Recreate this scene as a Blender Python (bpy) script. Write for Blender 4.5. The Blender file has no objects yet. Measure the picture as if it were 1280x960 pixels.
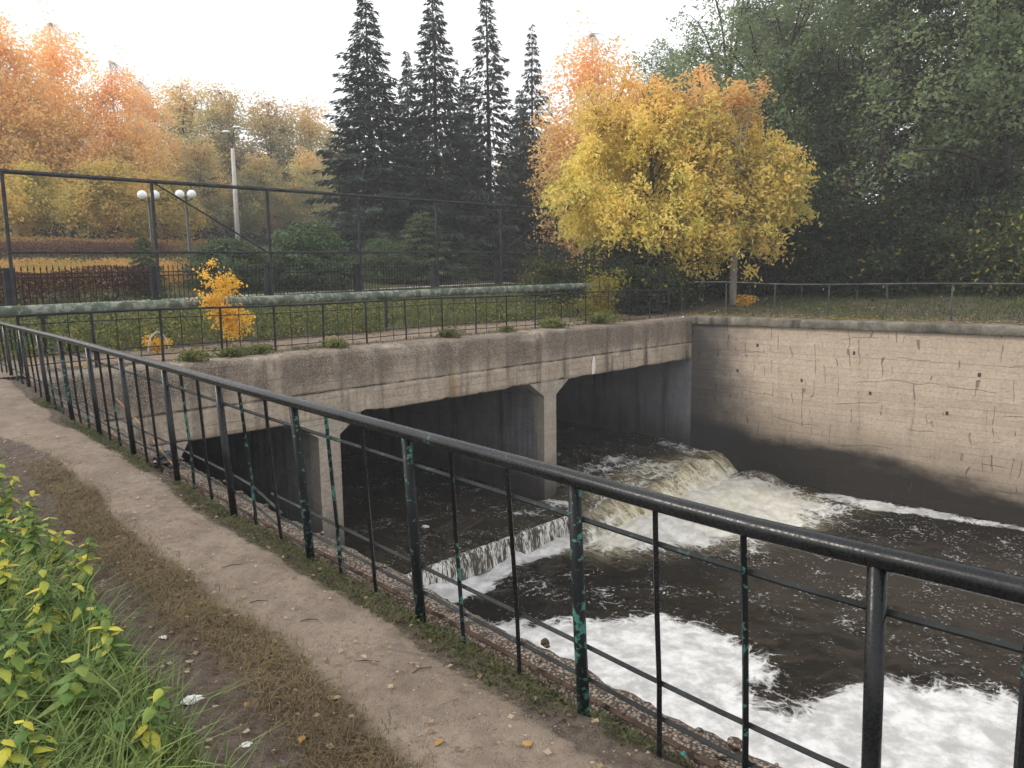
import bpy, math, random
import numpy as np
from mathutils import Vector, Matrix

# ------------------------------------------------------------------ scene, camera, sky, sun, exposure
scene = bpy.context.scene
COL = scene.collection
R = math.radians
CAM_H = 1.75
cam_data = bpy.data.cameras.new("camera")
cam = bpy.data.objects.new("camera", cam_data)
COL.objects.link(cam)
cam.matrix_world = (Matrix.Translation((0, 0, CAM_H)) @ Matrix.Rotation(R(-41.3), 4, 'Z')
                    @ Matrix.Rotation(R(90 - 7.96), 4, 'X') @ Matrix.Rotation(R(-0.7), 4, 'Z'))
cam_data.sensor_width = 36.0
cam_data.lens = 36.0 * 980 / 1280
cam_data.clip_start = 0.05
cam_data.clip_end = 3000
scene.camera = cam

SUN_EL, SUN_AZ = R(38), R(-52)          # azimuth from +Y towards +X
world = bpy.data.worlds.new("World")
scene.world = world
world.use_nodes = True
wn = world.node_tree
wn.nodes.clear()
w_out = wn.nodes.new('ShaderNodeOutputWorld')
w_bg = wn.nodes.new('ShaderNodeBackground')
w_sky = wn.nodes.new('ShaderNodeTexSky')
w_sky.sky_type = 'NISHITA'
w_sky.sun_disc = False
w_sky.sun_elevation = SUN_EL
w_sky.sun_rotation = SUN_AZ
w_sky.dust_density = 5.0
w_mix = wn.nodes.new('ShaderNodeMix')
w_mix.data_type = 'RGBA'
w_mix.inputs[0].default_value = 0.86      # a closed, even cloud cover over the clear sky
w_mix.inputs[7].default_value = (10.9, 10.95, 11.1, 1)
wn.links.new(w_sky.outputs[0], w_mix.inputs[6])
wn.links.new(w_mix.outputs[2], w_bg.inputs[0])
w_bg.inputs[1].default_value = 0.11
wn.links.new(w_bg.outputs[0], w_out.inputs[0])

sun_data = bpy.data.lights.new("sun", 'SUN')
sun_data.energy = 1.5
sun_data.angle = R(14)
sun_data.color = (1.0, 0.93, 0.83)
sun = bpy.data.objects.new("sun", sun_data)
COL.objects.link(sun)
sdir = Vector((math.sin(SUN_AZ) * math.cos(SUN_EL), math.cos(SUN_AZ) * math.cos(SUN_EL), math.sin(SUN_EL)))
sun.rotation_euler = (-sdir).to_track_quat('-Z', 'Y').to_euler()
sun.location = sdir * 60

vs = scene.view_settings
vs.view_transform = 'Standard'
vs.look = 'None'
vs.exposure = 0.42
vs.gamma = 1.0
vs.use_curve_mapping = False
scene.render.engine = 'CYCLES'
scene.cycles.use_denoising = True
scene.cycles.max_bounces = 7
scene.cycles.adaptive_threshold = 0.02
scene.cycles.volume_bounces = 1
scene.cycles.transparent_max_bounces = 8

rng = np.random.default_rng(11)

# ------------------------------------------------------------------ helpers: noise, mesh building, tagging
def _h(ix, iy, iz, s):
    n = (ix * 374761393 + iy * 668265263 + iz * 1274126177 + s * 974711) & 0xffffffff
    n = ((n ^ (n >> 13)) * 1274126177) & 0xffffffff
    n = (n ^ (n >> 16)) & 0xffffffff
    return n / 4294967295.0

def vnoise(x, y, z=0.0, s=0):
    x, y, z = np.broadcast_arrays(np.asarray(x, float), np.asarray(y, float), np.asarray(z, float))
    ix, iy, iz = np.floor(x).astype(np.int64), np.floor(y).astype(np.int64), np.floor(z).astype(np.int64)
    fx, fy, fz = x - ix, y - iy, z - iz
    fx, fy, fz = [f * f * (3 - 2 * f) for f in (fx, fy, fz)]
    o = 0
    for a in (0, 1):
        for b in (0, 1):
            for c in (0, 1):
                w = (fx if a else 1 - fx) * (fy if b else 1 - fy) * (fz if c else 1 - fz)
                o = o + w * _h(ix + a, iy + b, iz + c, s)
    return o

def fbm(x, y, z=0.0, s=0, o=4):
    t, a, n = 0.0, 1.0, 0.0
    x, y, z = np.asarray(x, float), np.asarray(y, float), np.asarray(z, float)
    for k in range(o):
        t = t + a * vnoise(x, y, z, s + k * 17)
        n += a
        a *= 0.5
        x, y, z = x * 2.03, y * 2.03, z * 2.03
    return t / n            # 0..1

def sstep(a, b, x):
    t = np.clip((np.asarray(x, float) - a) / (b - a), 0, 1)
    return t * t * (3 - 2 * t)

def mesh_np(name, V, quads=None, tris=None, face_attrs=None, vert_attrs=None, smooth=False):
    me = bpy.data.meshes.new(name)
    V = np.asarray(V, np.float32)
    me.vertices.add(len(V))
    me.vertices.foreach_set('co', V.ravel())
    loops, starts, tot = [], [], 0
    for f, k in ((quads, 4), (tris, 3)):
        if f is not None and len(f):
            f = np.asarray(f, np.int32)
            loops.append(f.ravel())
            starts.append(tot + np.arange(len(f), dtype=np.int32) * k)
            tot += f.size
    L = np.concatenate(loops)
    S = np.concatenate(starts)
    me.loops.add(len(L))
    me.loops.foreach_set('vertex_index', L)
    me.polygons.add(len(S))
    me.polygons.foreach_set('loop_start', S)
    me.update(calc_edges=True)
    me.polygons.foreach_set('use_smooth', np.full(len(S), bool(smooth)))
    for d, dom in ((face_attrs, 'FACE'), (vert_attrs, 'POINT')):
        for k, a in (d or {}).items():
            a = np.asarray(a, np.float32)
            if a.ndim == 2:
                if a.shape[1] == 3:
                    a = np.concatenate([a, np.ones((len(a), 1), np.float32)], 1)
                at = me.attributes.new(k, 'FLOAT_COLOR', dom)
                at.data.foreach_set('color', a.ravel())
            else:
                at = me.attributes.new(k, 'FLOAT', dom)
                at.data.foreach_set('value', a)
    me.validate()
    return me

class MB:
    """collects pieces of ONE part, then links them as one mesh object"""
    def __init__(self):
        self.v, self.q, self.t, self.n = [], [], [], 0
    def add(self, V, q=None, t=None):
        V = np.asarray(V, float).reshape(-1, 3)
        self.v.append(V)
        if q is not None and len(q):
            self.q.append(np.asarray(q) + self.n)
        if t is not None and len(t):
            self.t.append(np.asarray(t) + self.n)
        self.n += len(V)
        return self
    def box(self, a, b, rot=None, loc=(0, 0, 0)):
        x0, y0, z0 = a
        x1, y1, z1 = b
        V = np.array([[x0, y0, z0], [x1, y0, z0], [x1, y1, z0], [x0, y1, z0], [x0, y0, z1], [x1, y0, z1], [x1, y1, z1], [x0, y1, z1]])
        if rot is not None:
            V = V @ np.array(rot.to_3x3()).T
        V = V + np.array(loc)
        return self.add(V, [[0, 3, 2, 1], [4, 5, 6, 7], [0, 1, 5, 4], [1, 2, 6, 5], [2, 3, 7, 6], [3, 0, 4, 7]])
    def tube(self, pts, rad, n=8, caps=True):
        P = np.asarray(pts, float)
        r = np.broadcast_to(np.asarray(rad, float), (len(P),))
        T = np.gradient(P, axis=0)
        T /= np.linalg.norm(T, axis=1)[:, None] + 1e-9
        up = np.array([0, 0, 1.0]) if abs(T[:, 2]).mean() < 0.8 else np.array([1.0, 0, 0])
        A = np.cross(T, up)
        A /= np.linalg.norm(A, axis=1)[:, None] + 1e-9
        B = np.cross(T, A)
        th = np.arange(n) * 2 * math.pi / n
        V = P[:, None] + r[:, None, None] * (np.cos(th)[None, :, None] * A[:, None] + np.sin(th)[None, :, None] * B[:, None])
        m = len(P)
        i = np.arange(m - 1)[:, None] * n
        j = np.arange(n)[None]
        q = np.stack([i + j, i + (j + 1) % n, i + n + (j + 1) % n, i + n + j], -1).reshape(-1, 4)
        V = V.reshape(-1, 3)
        t = None
        if caps:
            V = np.concatenate([V, P[:1], P[-1:]])
            j = np.arange(n)
            t = np.concatenate([np.stack([(j + 1) % n, j, np.full(n, m * n)], 1),
                                np.stack([(m - 1) * n + j, (m - 1) * n + (j + 1) % n, np.full(n, m * n + 1)], 1)])
        return self.add(V, q, t)
    def grid(self, X, Y, Z):
        a, b = X.shape
        i = np.arange(a - 1)[:, None] * b
        j = np.arange(b - 1)[None]
        q = np.stack([i + j, i + b + j, i + b + j + 1, i + j + 1], -1).reshape(-1, 4)
        return self.add(np.stack([X, Y, Z], -1).reshape(-1, 3), q)
    def sphere(self, c, r, nu=16, nv=10, sz=1.0):
        u = np.arange(nu + 1) * 2 * math.pi / nu
        v = np.linspace(-math.pi / 2, math.pi / 2, nv + 1)
        U, W = np.meshgrid(u, v, indexing='ij')
        return self.grid(c[0] + r * np.cos(W) * np.cos(U), c[1] + r * np.cos(W) * np.sin(U), c[2] + r * sz * np.sin(W))
    def mesh(self, name, smooth=False, **kw):
        return mesh_np(name, np.concatenate(self.v), np.concatenate(self.q) if self.q else None,
                       np.concatenate(self.t) if self.t else None, smooth=smooth, **kw)
    def build(self, name, mat, parent=None, smooth=False, loc=None, **kw):
        return obj(name, self.mesh(name, smooth, **kw), mat, parent, loc)

def obj(name, me, mat=None, parent=None, loc=None, rot=None):
    o = bpy.data.objects.new(name, me)
    COL.objects.link(o)
    if mat is not None and not me.materials:
        me.materials.append(mat)
    if parent is not None:
        o.parent = parent
    if loc is not None:
        o.location = loc
    if rot is not None:
        o.rotation_euler = rot
    return o

def tag(o, label=None, cat=None, group=None, kind=None):
    for k, v in (('label', label), ('category', cat), ('group', group), ('kind', kind)):
        if v:
            o[k] = v
    return o

def thing(name, label, cat, loc=(0, 0, 0), rz=0.0, group=None, scale=None):
    o = bpy.data.objects.new(name, None)
    o.empty_display_size = 0.2
    COL.objects.link(o)
    o.location = loc
    o.rotation_euler = (0, 0, rz)
    if scale:
        o.scale = scale
    return tag(o, label, cat, group)

def copy_tree(o, parent=None):
    c = o.copy()
    COL.objects.link(c)
    c.parent = parent
    for ch in list(o.children):
        copy_tree(ch, c)
    return c

# ------------------------------------------------------------------ materials (all procedural)
class N:
    def __init__(self, name):
        self.m = bpy.data.materials.new(name)
        self.m.use_nodes = True
        self.t = self.m.node_tree
        self.b = self.t.nodes['Principled BSDF']
        self.out = self.t.nodes['Material Output']
        self._p = None
    def new(self, ty, **kw):
        n = self.t.nodes.new(ty)
        for k, v in kw.items():
            setattr(n, k, v)
        return n
    def link(self, a, b):
        self.t.links.new(a, b)
    def put(self, sock, v):
        if isinstance(v, bpy.types.NodeSocket):
            self.link(v, sock)
        else:
            sock.default_value = v if not (isinstance(v, (tuple, list)) and len(v) == 3 and len(sock.default_value) == 4) else (*v, 1)
    def pos(self, scale=(1, 1, 1), obj_space=False):
        if obj_space:
            s = self.new('ShaderNodeTexCoord').outputs['Object']
        else:
            s = self.new('ShaderNodeNewGeometry').outputs['Position']
        if scale == (1, 1, 1):
            return s
        v = self.new('ShaderNodeVectorMath', operation='MULTIPLY')
        self.link(s, v.inputs[0])
        v.inputs[1].default_value = scale
        return v.outputs[0]
    def noise(self, vec, scale, detail=4, rough=0.55, dist=0.0):
        n = self.new('ShaderNodeTexNoise')
        self.link(vec, n.inputs['Vector'])
        n.inputs['Scale'].default_value = scale
        n.inputs['Detail'].default_value = detail
        n.inputs['Roughness'].default_value = rough
        n.inputs['Distortion'].default_value = dist
        return n.outputs['Fac']
    def voro(self, vec, scale, feature='F1', out='Distance'):
        n = self.new('ShaderNodeTexVoronoi', feature=feature)
        self.link(vec, n.inputs['Vector'])
        n.inputs['Scale'].default_value = scale
        return n.outputs[out]
    def ramp(self, fac, *stops):
        n = self.new('ShaderNodeMapRange')
        n.interpolation_type = 'SMOOTHSTEP'
        self.put(n.inputs[0], fac)
        n.inputs[1].default_value, n.inputs[2].default_value = stops[0], stops[1]
        n.inputs[3].default_value = stops[2] if len(stops) > 2 else 0.0
        n.inputs[4].default_value = stops[3] if len(stops) > 3 else 1.0
        return n.outputs[0]
    def mix(self, fac, a, b, mode='MIX'):
        n = self.new('ShaderNodeMix', data_type='RGBA', blend_type=mode)
        self.put(n.inputs[0], fac)
        self.put(n.inputs[6], a)
        self.put(n.inputs[7], b)
        return n.outputs[2]
    def math(self, op, a, b=0.0, c=0.0):
        n = self.new('ShaderNodeMath', operation=op)
        self.put(n.inputs[0], a)
        self.put(n.inputs[1], b)
        self.put(n.inputs[2], c)
        return n.outputs[0]
    def attr(self, name, out='Fac'):
        n = self.new('ShaderNodeAttribute', attribute_name=name)
        return n.outputs[out]
    def sep(self, vec):
        n = self.new('ShaderNodeSeparateXYZ')
        self.link(vec, n.inputs[0])
        return n.outputs
    def rnd(self):
        return self.new('ShaderNodeObjectInfo').outputs['Random']
    def bump(self, h, strength=0.5, dist=0.01, normal=None):
        n = self.new('ShaderNodeBump')
        n.inputs['Strength'].default_value = strength
        n.inputs['Distance'].default_value = dist
        self.link(h, n.inputs['Height'])
        if normal is not None:
            self.link(normal, n.inputs['Normal'])
        return n.outputs[0]
    def done(self, col=None, rough=None, bump=None, metal=None, spec=None):
        if col is not None:
            self.put(self.b.inputs['Base Color'], col)
        if rough is not None:
            self.put(self.b.inputs['Roughness'], rough)
        if bump is not None:
            self.link(bump, self.b.inputs['Normal'])
        if metal is not None:
            self.put(self.b.inputs['Metallic'], metal)
        if spec is not None:
            self.put(self.b.inputs['Specular IOR Level'], spec)
        return self.m

M = {}

def m_leaf(name, trans=0.35, hue=0.0, rough=0.55):
    """leaf colour sits in the face attribute 'col'; leaves let light through"""
    n = N(name)
    c = n.attr('col', 'Color')
    if hue:
        hs = n.new('ShaderNodeHueSaturation')
        n.link(c, hs.inputs['Color'])
        r = n.rnd()
        n.put(hs.inputs['Hue'], n.ramp(r, 0, 1, 0.5 - hue, 0.5 + hue))
        n.put(hs.inputs['Value'], n.ramp(n.math('FRACT', n.math('MULTIPLY', r, 7.3)), 0, 1, 0.85, 1.15))
        c = hs.outputs[0]
    n.done(c, rough, spec=0.25)
    tr = n.new('ShaderNodeBsdfTranslucent')
    n.link(c, tr.inputs[0])
    mx = n.new('ShaderNodeMixShader')
    mx.inputs[0].default_value = trans
    n.link(n.b.outputs[0], mx.inputs[1])
    n.link(tr.outputs[0], mx.inputs[2])
    n.link(mx.outputs[0], n.out.inputs[0])
    return n.m

def m_bark(name, a, b, scale=6.0):
    n = N(name)
    p = n.pos((1, 1, 0.3), True)
    f = n.noise(p, scale, 5, 0.65)
    return n.done(n.mix(n.ramp(f, .35, .65), a, b), 0.9, n.bump(f, 0.8, 0.03), spec=0.2)

def m_birch():
    n = N('birch_bark')
    p = n.pos((1, 1, 5), True)
    f = n.noise(p, 2.2, 4, 0.6)
    return n.done(n.mix(n.ramp(f, .55, .66), (.62, .60, .56), (.05, .045, .04)), 0.8)

def m_paint(name, base, chip, under, amt=0.56, rough=0.38, scale=22.0, spec=.15):
    """old paint: top coat, chips down to an earlier turquoise coat, specks of bare rust"""
    n = N(name)
    p = n.pos()
    f = n.noise(p, scale, 6, 0.62)
    f2 = n.noise(p, 3.1, 3, 0.5)
    big = n.noise(p, 90, 3, 0.6)
    k = n.ramp(n.math('ADD', f, n.math('MULTIPLY', n.math('SUBTRACT', f2, 0.5), 0.45)), amt, amt + .03)
    k2 = n.ramp(n.noise(p, scale * 2.3, 5, 0.65), .66, .70)
    c = n.mix(n.ramp(f2, .3, .7), base, tuple(min(1, v * 1.9 + .004) for v in base))
    c = n.mix(k, c, chip)
    c = n.mix(k2, c, under)
    h = n.math('ADD', n.math('MULTIPLY', k, -0.6), n.math('MULTIPLY', big, 0.35))
    return n.done(c, n.ramp(big, .3, .7, rough - .1, rough + .2), n.bump(h, 0.6, 0.002), spec=spec)

def m_concrete(name, base, dark, warm, streak=0.5, boards=True, pebble=0.0, wet=False, bscale=0.17, damp=0.0):
    n = N(name)
    p = n.pos()
    x, y, z = n.sep(p)
    f = n.noise(p, 2.0, 6, 0.6)
    g = n.noise(p, 14, 5, 0.65)
    fine = n.noise(p, 90, 3, 0.6)
    c = n.mix(n.ramp(f, .3, .7), base, warm)
    c = n.mix(n.ramp(g, .35, .75, 0.0, 0.45), c, dark)
    st = n.noise(n.pos((2.6, 2.6, 0.16)), 1.0, 5, 0.62)
    st2 = n.noise(n.pos((0.55, 0.55, 0.25)), 1.0, 4, 0.6)
    c = n.mix(n.math('MULTIPLY', n.ramp(st, .5, .68), n.ramp(st2, .35, .6, 0.1, streak)), c, dark)
    h = n.math('ADD', n.math('MULTIPLY', g, 0.6), n.math('MULTIPLY', fine, 0.5))
    if boards:
        bz = n.math('FRACT', n.math('DIVIDE', n.math('ADD', z, n.math('MULTIPLY', n.noise(n.pos((.25, .25, .1)), 1.0, 2), .05)), bscale))
        line = n.math('MULTIPLY', n.ramp(n.math('ABSOLUTE', n.math('SUBTRACT', bz, 0.5)), .46, .5), n.ramp(n.noise(n.pos((.9, .9, 3)), 1.0, 3), .42, .58))
        c = n.mix(n.math('MULTIPLY', line, 0.55), c, dark)
        grain = n.noise(n.pos((1.2, 1.2, 40)), 1.0, 3, .6)
        h = n.math('SUBTRACT', n.math('ADD', h, n.math('MULTIPLY', grain, .35)), n.math('MULTIPLY', line, 1.6))
    if pebble:
        v = n.voro(p, 42)
        vc = n.new('ShaderNodeTexVoronoi', feature='F1')
        n.link(p, vc.inputs['Vector'])
        vc.inputs['Scale'].default_value = 42
        up = n.math('MULTIPLY', n.math('MULTIPLY', n.ramp(n.math('ADD', z, n.math('MULTIPLY', f, .9)), -.25, .25), n.ramp(n.noise(n.pos((.8, .8, .5)), 1.0, 4, .6), .28, .5)), pebble)
        r, gg, b = n.sep(vc.outputs['Color'])
        c2 = n.mix(n.ramp(r, .1, .9), tuple(.62 * v_ for v_ in warm), tuple(min(.9, v_ * 1.15) for v_ in base))
        c2 = n.mix(n.ramp(v, .28, .55), c2, dark)
        c = n.mix(up, c, c2)
        band = n.math('MULTIPLY', n.ramp(n.math('ADD', z, n.math('MULTIPLY', st, .5)), -.45, -.15), n.ramp(n.noise(n.pos((1.7, 1.7, .22)), 1.0, 5, .65),  .42, .62, .06, .55))
        c = n.mix(n.math('MULTIPLY', band, n.ramp(n.noise(p, 26, 4, .7), .38, .6, .35, 1.0)), c, (.12, .098, .078))
        jt = n.math('MULTIPLY', n.ramp(n.math('ABSOLUTE', n.math('ADD', z, n.math('ADD', .555, n.math('MULTIPLY', n.math('SUBTRACT', n.noise(n.pos((1.1, 1.1, 0)), 1.0, 4), .5), .12)))), .006, .02, 1.0, 0.0), n.ramp(f, .42, .55))
        c = n.mix(n.math('MULTIPLY', jt, .85), c, (.02, .017, .014))
        ochre = n.ramp(n.noise(n.pos((1.3, 1.3, .2)), 1.0, 3, .5), .64, .72, 0, .5)
        c = n.mix(ochre, c, (.26, .17, .07))
        h = n.math('SUBTRACT', h, n.math('MULTIPLY', n.math('MULTIPLY', v, up), 3.0))
    rough = 0.88
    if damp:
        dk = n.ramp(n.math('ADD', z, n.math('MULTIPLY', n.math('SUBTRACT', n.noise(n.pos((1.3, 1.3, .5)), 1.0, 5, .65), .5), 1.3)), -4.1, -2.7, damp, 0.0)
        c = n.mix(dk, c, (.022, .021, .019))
    if wet:
        c = n.mix(n.ramp(n.rnd(), 0, 1, 0, .26), c, tuple(v_ * .62 for v_ in warm))      # every board left its own tone
        lev = n.math('ADD', n.math('MULTIPLY', n.math('SUBTRACT', n.noise(n.pos((.35, .35, .9)), 1.0, 5, .6), .5), 1.5), n.math('MULTIPLY', y, 0.105))
        hgt = n.math('SUBTRACT', n.math('ADD', z, 4.9), lev)       # height above the wet line, the line climbs towards the bridge
        k = n.ramp(hgt, -.1, .55, 1.0, 0.0)
        k2 = n.ramp(hgt, .2, 1.7, .5, 0.0)
        c = n.mix(k2, c, tuple(v_ * .35 for v_ in warm))
        c = n.mix(n.math('MULTIPLY', k, .95), c, (.012, .011, .010))
        corner_dark = n.math('MULTIPLY', n.ramp(n.math('ADD', y, n.math('MULTIPLY', f, 1.4)), 13.6, 16.0), .85)  # wall colour gets darker towards the bridge corner
        c = n.mix(corner_dark, c, (.045, .045, .047))
        rough = n.ramp(k, 0, 1, .88, .6)
        n.put(n.b.inputs['Specular IOR Level'], n.ramp(k, 0, 1, .3, .12))
        # hair cracks: short upright ones where the shutter boards met, and a few long wandering ones
        q = n.new('ShaderNodeTexVoronoi', feature='DISTANCE_TO_EDGE')
        n.link(n.pos((1.5, 2.6, .9)), q.inputs['Vector'])
        q.inputs['Scale'].default_value = 1.0
        q.inputs['Randomness'].default_value = .55
        seg = n.ramp(n.noise(n.pos((.7, .9, 2.6)), 1.0, 3), .52, .58)
        dn = n.math('ABSOLUTE', n.math('SUBTRACT', n.math('FRACT', n.math('ADD', n.math('MULTIPLY', y, 3.1), n.math('MULTIPLY', n.noise(n.pos((0, 1.3, .35)), 1.0, 3), 3.4))), .5))
        vert = n.math('MULTIPLY', n.ramp(dn, .02, .045, 1.0, 0.0), n.ramp(n.noise(n.pos((.6, 2.3, 2.1)), 1.0, 2), .535, .565))
        vert = n.math('MULTIPLY', vert, n.ramp(n.noise(n.pos((.15, .15, .3)), 1.0, 2), .36, .48))
        hz_ = n.math('ABSOLUTE', n.math('SUBTRACT', n.math('FRACT', n.math('ADD', n.math('MULTIPLY', z, 1.6), n.math('MULTIPLY', n.noise(n.pos((.2, .25, .1)), 1.0, 4, .6), 1.6))), .5))
        hor = n.math('MULTIPLY', n.ramp(hz_, .008, .022, 1.0, 0.0), seg)
        crack = n.math('MAXIMUM', vert, n.math('MULTIPLY', hor, .8))
        c = n.mix(n.math('MULTIPLY', crack, .6), c, (.06, .05, .042))
        h = n.math('SUBTRACT', h, n.math('MULTIPLY', crack, 2.5))
    return n.done(c, rough, n.bump(h, 0.6, 0.02), spec=None if wet else 0.25)

M['leaf'] = m_leaf('leaf', .45, .004)
M['needle'] = m_leaf('needle', .12, .008, .7)
M['grass'] = m_leaf('grass_blade', .3)
M['dry'] = m_leaf('dry_grass', .2)
M['bark'] = m_bark('dark_bark', (.028, .023, .019), (.07, .06, .05))
M['bark_pale'] = m_bark('pale_bark', (.20, .18, .155), (.34, .31, .27), 4)
M['birch'] = m_birch()
M['black_paint'] = m_paint('black_paint', (.007, .008, .009), (.05, .15, .125), (.05, .022, .012), .70, .24, spec=.26)
M['chipped_paint'] = m_paint('chipped_black_paint', (.007, .008, .009), (.055, .17, .14), (.05, .022, .012), .575, scale=30)
M['dull_paint'] = m_paint('dull_rail_paint', (.014, .016, .017), (.045, .085, .072), (.07, .035, .02), .63, .6)
M['green_paint'] = m_paint('green_rail_paint', (.045, .055, .047), (.11, .13, .115), (.06, .035, .02), .58, .6)
M['frame_paint'] = m_paint('frame_paint', (.02, .021, .024), (.04, .04, .045), (.06, .03, .02), .66, .85)
M['fence_iron'] = m_paint('fence_iron', (.008, .008, .009), (.02, .02, .022), (.03, .02, .015), .68, .6)
M['pipe'] = m_paint('pipe_paint', (.07, .088, .066), (.24, .25, .21), (.04, .034, .028), .52, .75, 7)
M['rust'] = m_paint('rusty_strip', (.05, .033, .025), (.028, .022, .018), (.08, .05, .032), .55, .9)
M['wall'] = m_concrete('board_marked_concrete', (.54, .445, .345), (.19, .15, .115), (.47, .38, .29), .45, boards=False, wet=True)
M['cap'] = m_concrete('mossy_coping_concrete', (.24, .215, .175), (.018, .018, .014), (.075, .07, .052), .95, boards=False)
M['beam'] = m_concrete('weathered_bridge_concrete', (.46, .385, .30), (.055, .046, .038), (.36, .29, .22), .95, boards=True, pebble=.6)
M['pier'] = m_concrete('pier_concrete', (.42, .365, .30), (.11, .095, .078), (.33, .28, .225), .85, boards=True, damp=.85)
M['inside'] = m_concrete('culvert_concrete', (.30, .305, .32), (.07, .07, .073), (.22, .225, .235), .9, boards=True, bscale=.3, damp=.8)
M['rubble'] = m_concrete('crumbling_concrete', (.36, .30, .235), (.10, .08, .065), (.28, .225, .17), .3, boards=False)

def m_rubble():
    n = N('crumbling_aggregate')
    p = n.pos()
    v = n.new('ShaderNodeTexVoronoi', feature='F1')
    n.link(p, v.inputs['Vector'])
    v.inputs['Scale'].default_value = 66
    r, g, b = n.sep(v.outputs['Color'])
    c = n.mix(r, (.20, .16, .125), (.40, .345, .285))
    f = n.noise(p, 7, 5, .6)
    c = n.mix(n.ramp(f, .5, .68), c, (.085, .065, .045))
    c = n.mix(n.ramp(v.outputs['Distance'], .35, .6), c, (.08, .062, .048))
    h = n.math('ADD', n.math('MULTIPLY', v.outputs['Distance'], -1.0), n.noise(p, 120, 3))
    return n.done(c, .92, n.bump(h, .9, .015), spec=.2)
M['rubble'] = m_rubble()

def m_ground(name):
    """bare worn dirt where people walk (attr dirt), damp dark soil (attr soil), green ground cover otherwise"""
    n = N(name)
    p = n.pos()
    d, s = n.attr('dirt'), n.attr('soil')
    f = n.noise(p, 1.7, 6, .6)
    g = n.noise(p, 19, 5, .65)
    fine = n.noise(p, 130, 3, .6)
    peb = n.voro(p, 60)
    grass = n.mix(n.ramp(g, .3, .7), (.045, .06, .018), (.085, .082, .03))
    grass = n.mix(n.ramp(f, .45, .7), grass, (.09, .07, .038))
    dirt = n.mix(n.ramp(f, .3, .7), (.29, .235, .185), (.215, .17, .132))
    md = n.noise(p, 5.5, 6, .68)
    dirt = n.mix(n.ramp(md, .46, .64, 0, .55), dirt, (.155, .118, .09))
    dirt = n.mix(n.ramp(g, .42, .75, 0, .6), dirt, (.18, .145, .118))
    dirt = n.mix(n.ramp(fine, .6, .75, 0, .5), dirt, (.46, .39, .31))
    soil = n.mix(n.ramp(g, .3, .7), (.075, .058, .046), (.15, .12, .098))
    soil = n.mix(n.ramp(fine, .58, .72, 0, .6), soil, (.3, .25, .2))
    e = n.math('ADD', n.math('MULTIPLY', n.math('SUBTRACT', g, .5), .7), n.math('MULTIPLY', n.math('SUBTRACT', fine, .5), .5))
    c = n.mix(n.ramp(n.math('ADD', s, e), .4, .6), grass, soil)
    c = n.mix(n.ramp(n.math('ADD', d, e), .38, .62), c, dirt)
    h = n.math('ADD', n.math('ADD', n.math('MULTIPLY', g, 1.0), n.math('MULTIPLY', fine, .45)), n.math('MULTIPLY', n.ramp(peb, 0, .25, 1, 0), .25))
    return n.done(c, .95, n.bump(h, .95, .028), spec=.15)
M['ground'] = m_ground('dirt_and_turf')

def m_water():
    """dark peaty water; white froth where the attr foam is high, brown aerated water where silt is high"""
    n = N('river_water_and_froth')
    p = n.pos()
    fo, si = n.attr('foam'), n.attr('silt')
    warp = n.new('ShaderNodeTexNoise')
    n.link(p, warp.inputs['Vector'])
    warp.inputs['Scale'].default_value = .9
    warp.inputs['Detail'].default_value = 3
    off = n.new('ShaderNodeVectorMath', operation='MULTIPLY_ADD')
    n.link(warp.outputs['Color'], off.inputs[0])
    off.inputs[1].default_value = (1.3, 1.3, 1.3)
    n.link(p, off.inputs[2])
    q = off.outputs[0]
    a = n.noise(q, 1.3, 8, .62)
    b = n.noise(q, 6.5, 6, .65)
    fleck = n.noise(p, 13, 4, .6)
    lace = n.voro(q, 2.4, 'DISTANCE_TO_EDGE')
    lace2 = n.voro(q, 6.0, 'DISTANCE_TO_EDGE')
    t = n.math('ADD', n.math('MULTIPLY', a, .62), n.math('MULTIPLY', b, .38))
    t = n.math('ADD', t, n.ramp(lace, 0, .13, .10, 0))
    t = n.math('ADD', t, n.ramp(lace2, 0, .14, .06, 0))
    k = n.math('SUBTRACT', n.math('ADD', t, fo), 1.0)
    foam = n.ramp(k, -.07, .15)
    sp = n.math('MULTIPLY', n.ramp(fleck, .61, .65), n.ramp(n.math('ADD', a, n.math('MULTIPLY', fo, .8)), .66, .86))
    foam = n.math('MAXIMUM', foam, n.math('MULTIPLY', sp, .8))
    wat = n.mix(n.ramp(b, .3, .7), (.007, .006, .0045), (.017, .014, .010))
    wat = n.mix(si, wat, n.mix(n.ramp(n.noise(n.pos((5.5, .9, 2.5)), 1.0, 5, .65), .35, .68), (.17, .13, .055), (.62, .56, .38)))
    fc = n.mix(n.ramp(n.noise(p, 2.6, 6, .65), .35, .65), (.38, .375, .365), (.64, .64, .635))
    fc = n.mix(n.math('MULTIPLY', si, .55), fc, (.72, .65, .45))
    c = n.mix(foam, wat, fc)
    h1 = n.noise(n.pos((1, 1.4, 1)), 3.2, 4, .55)
    h = n.math('ADD', n.math('MULTIPLY', h1, .8), n.math('MULTIPLY', b, .3))
    h = n.math('ADD', h, n.math('MULTIPLY', foam, n.math('ADD', .55, n.math('MULTIPLY', n.noise(p, 40, 4, .65), .5))))
    n.b.inputs['IOR'].default_value = 1.33
    return n.done(c, n.ramp(foam, 0, 1, .07, .8), n.bump(h, .42, .035), spec=.3)
M['water'] = m_water()

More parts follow.
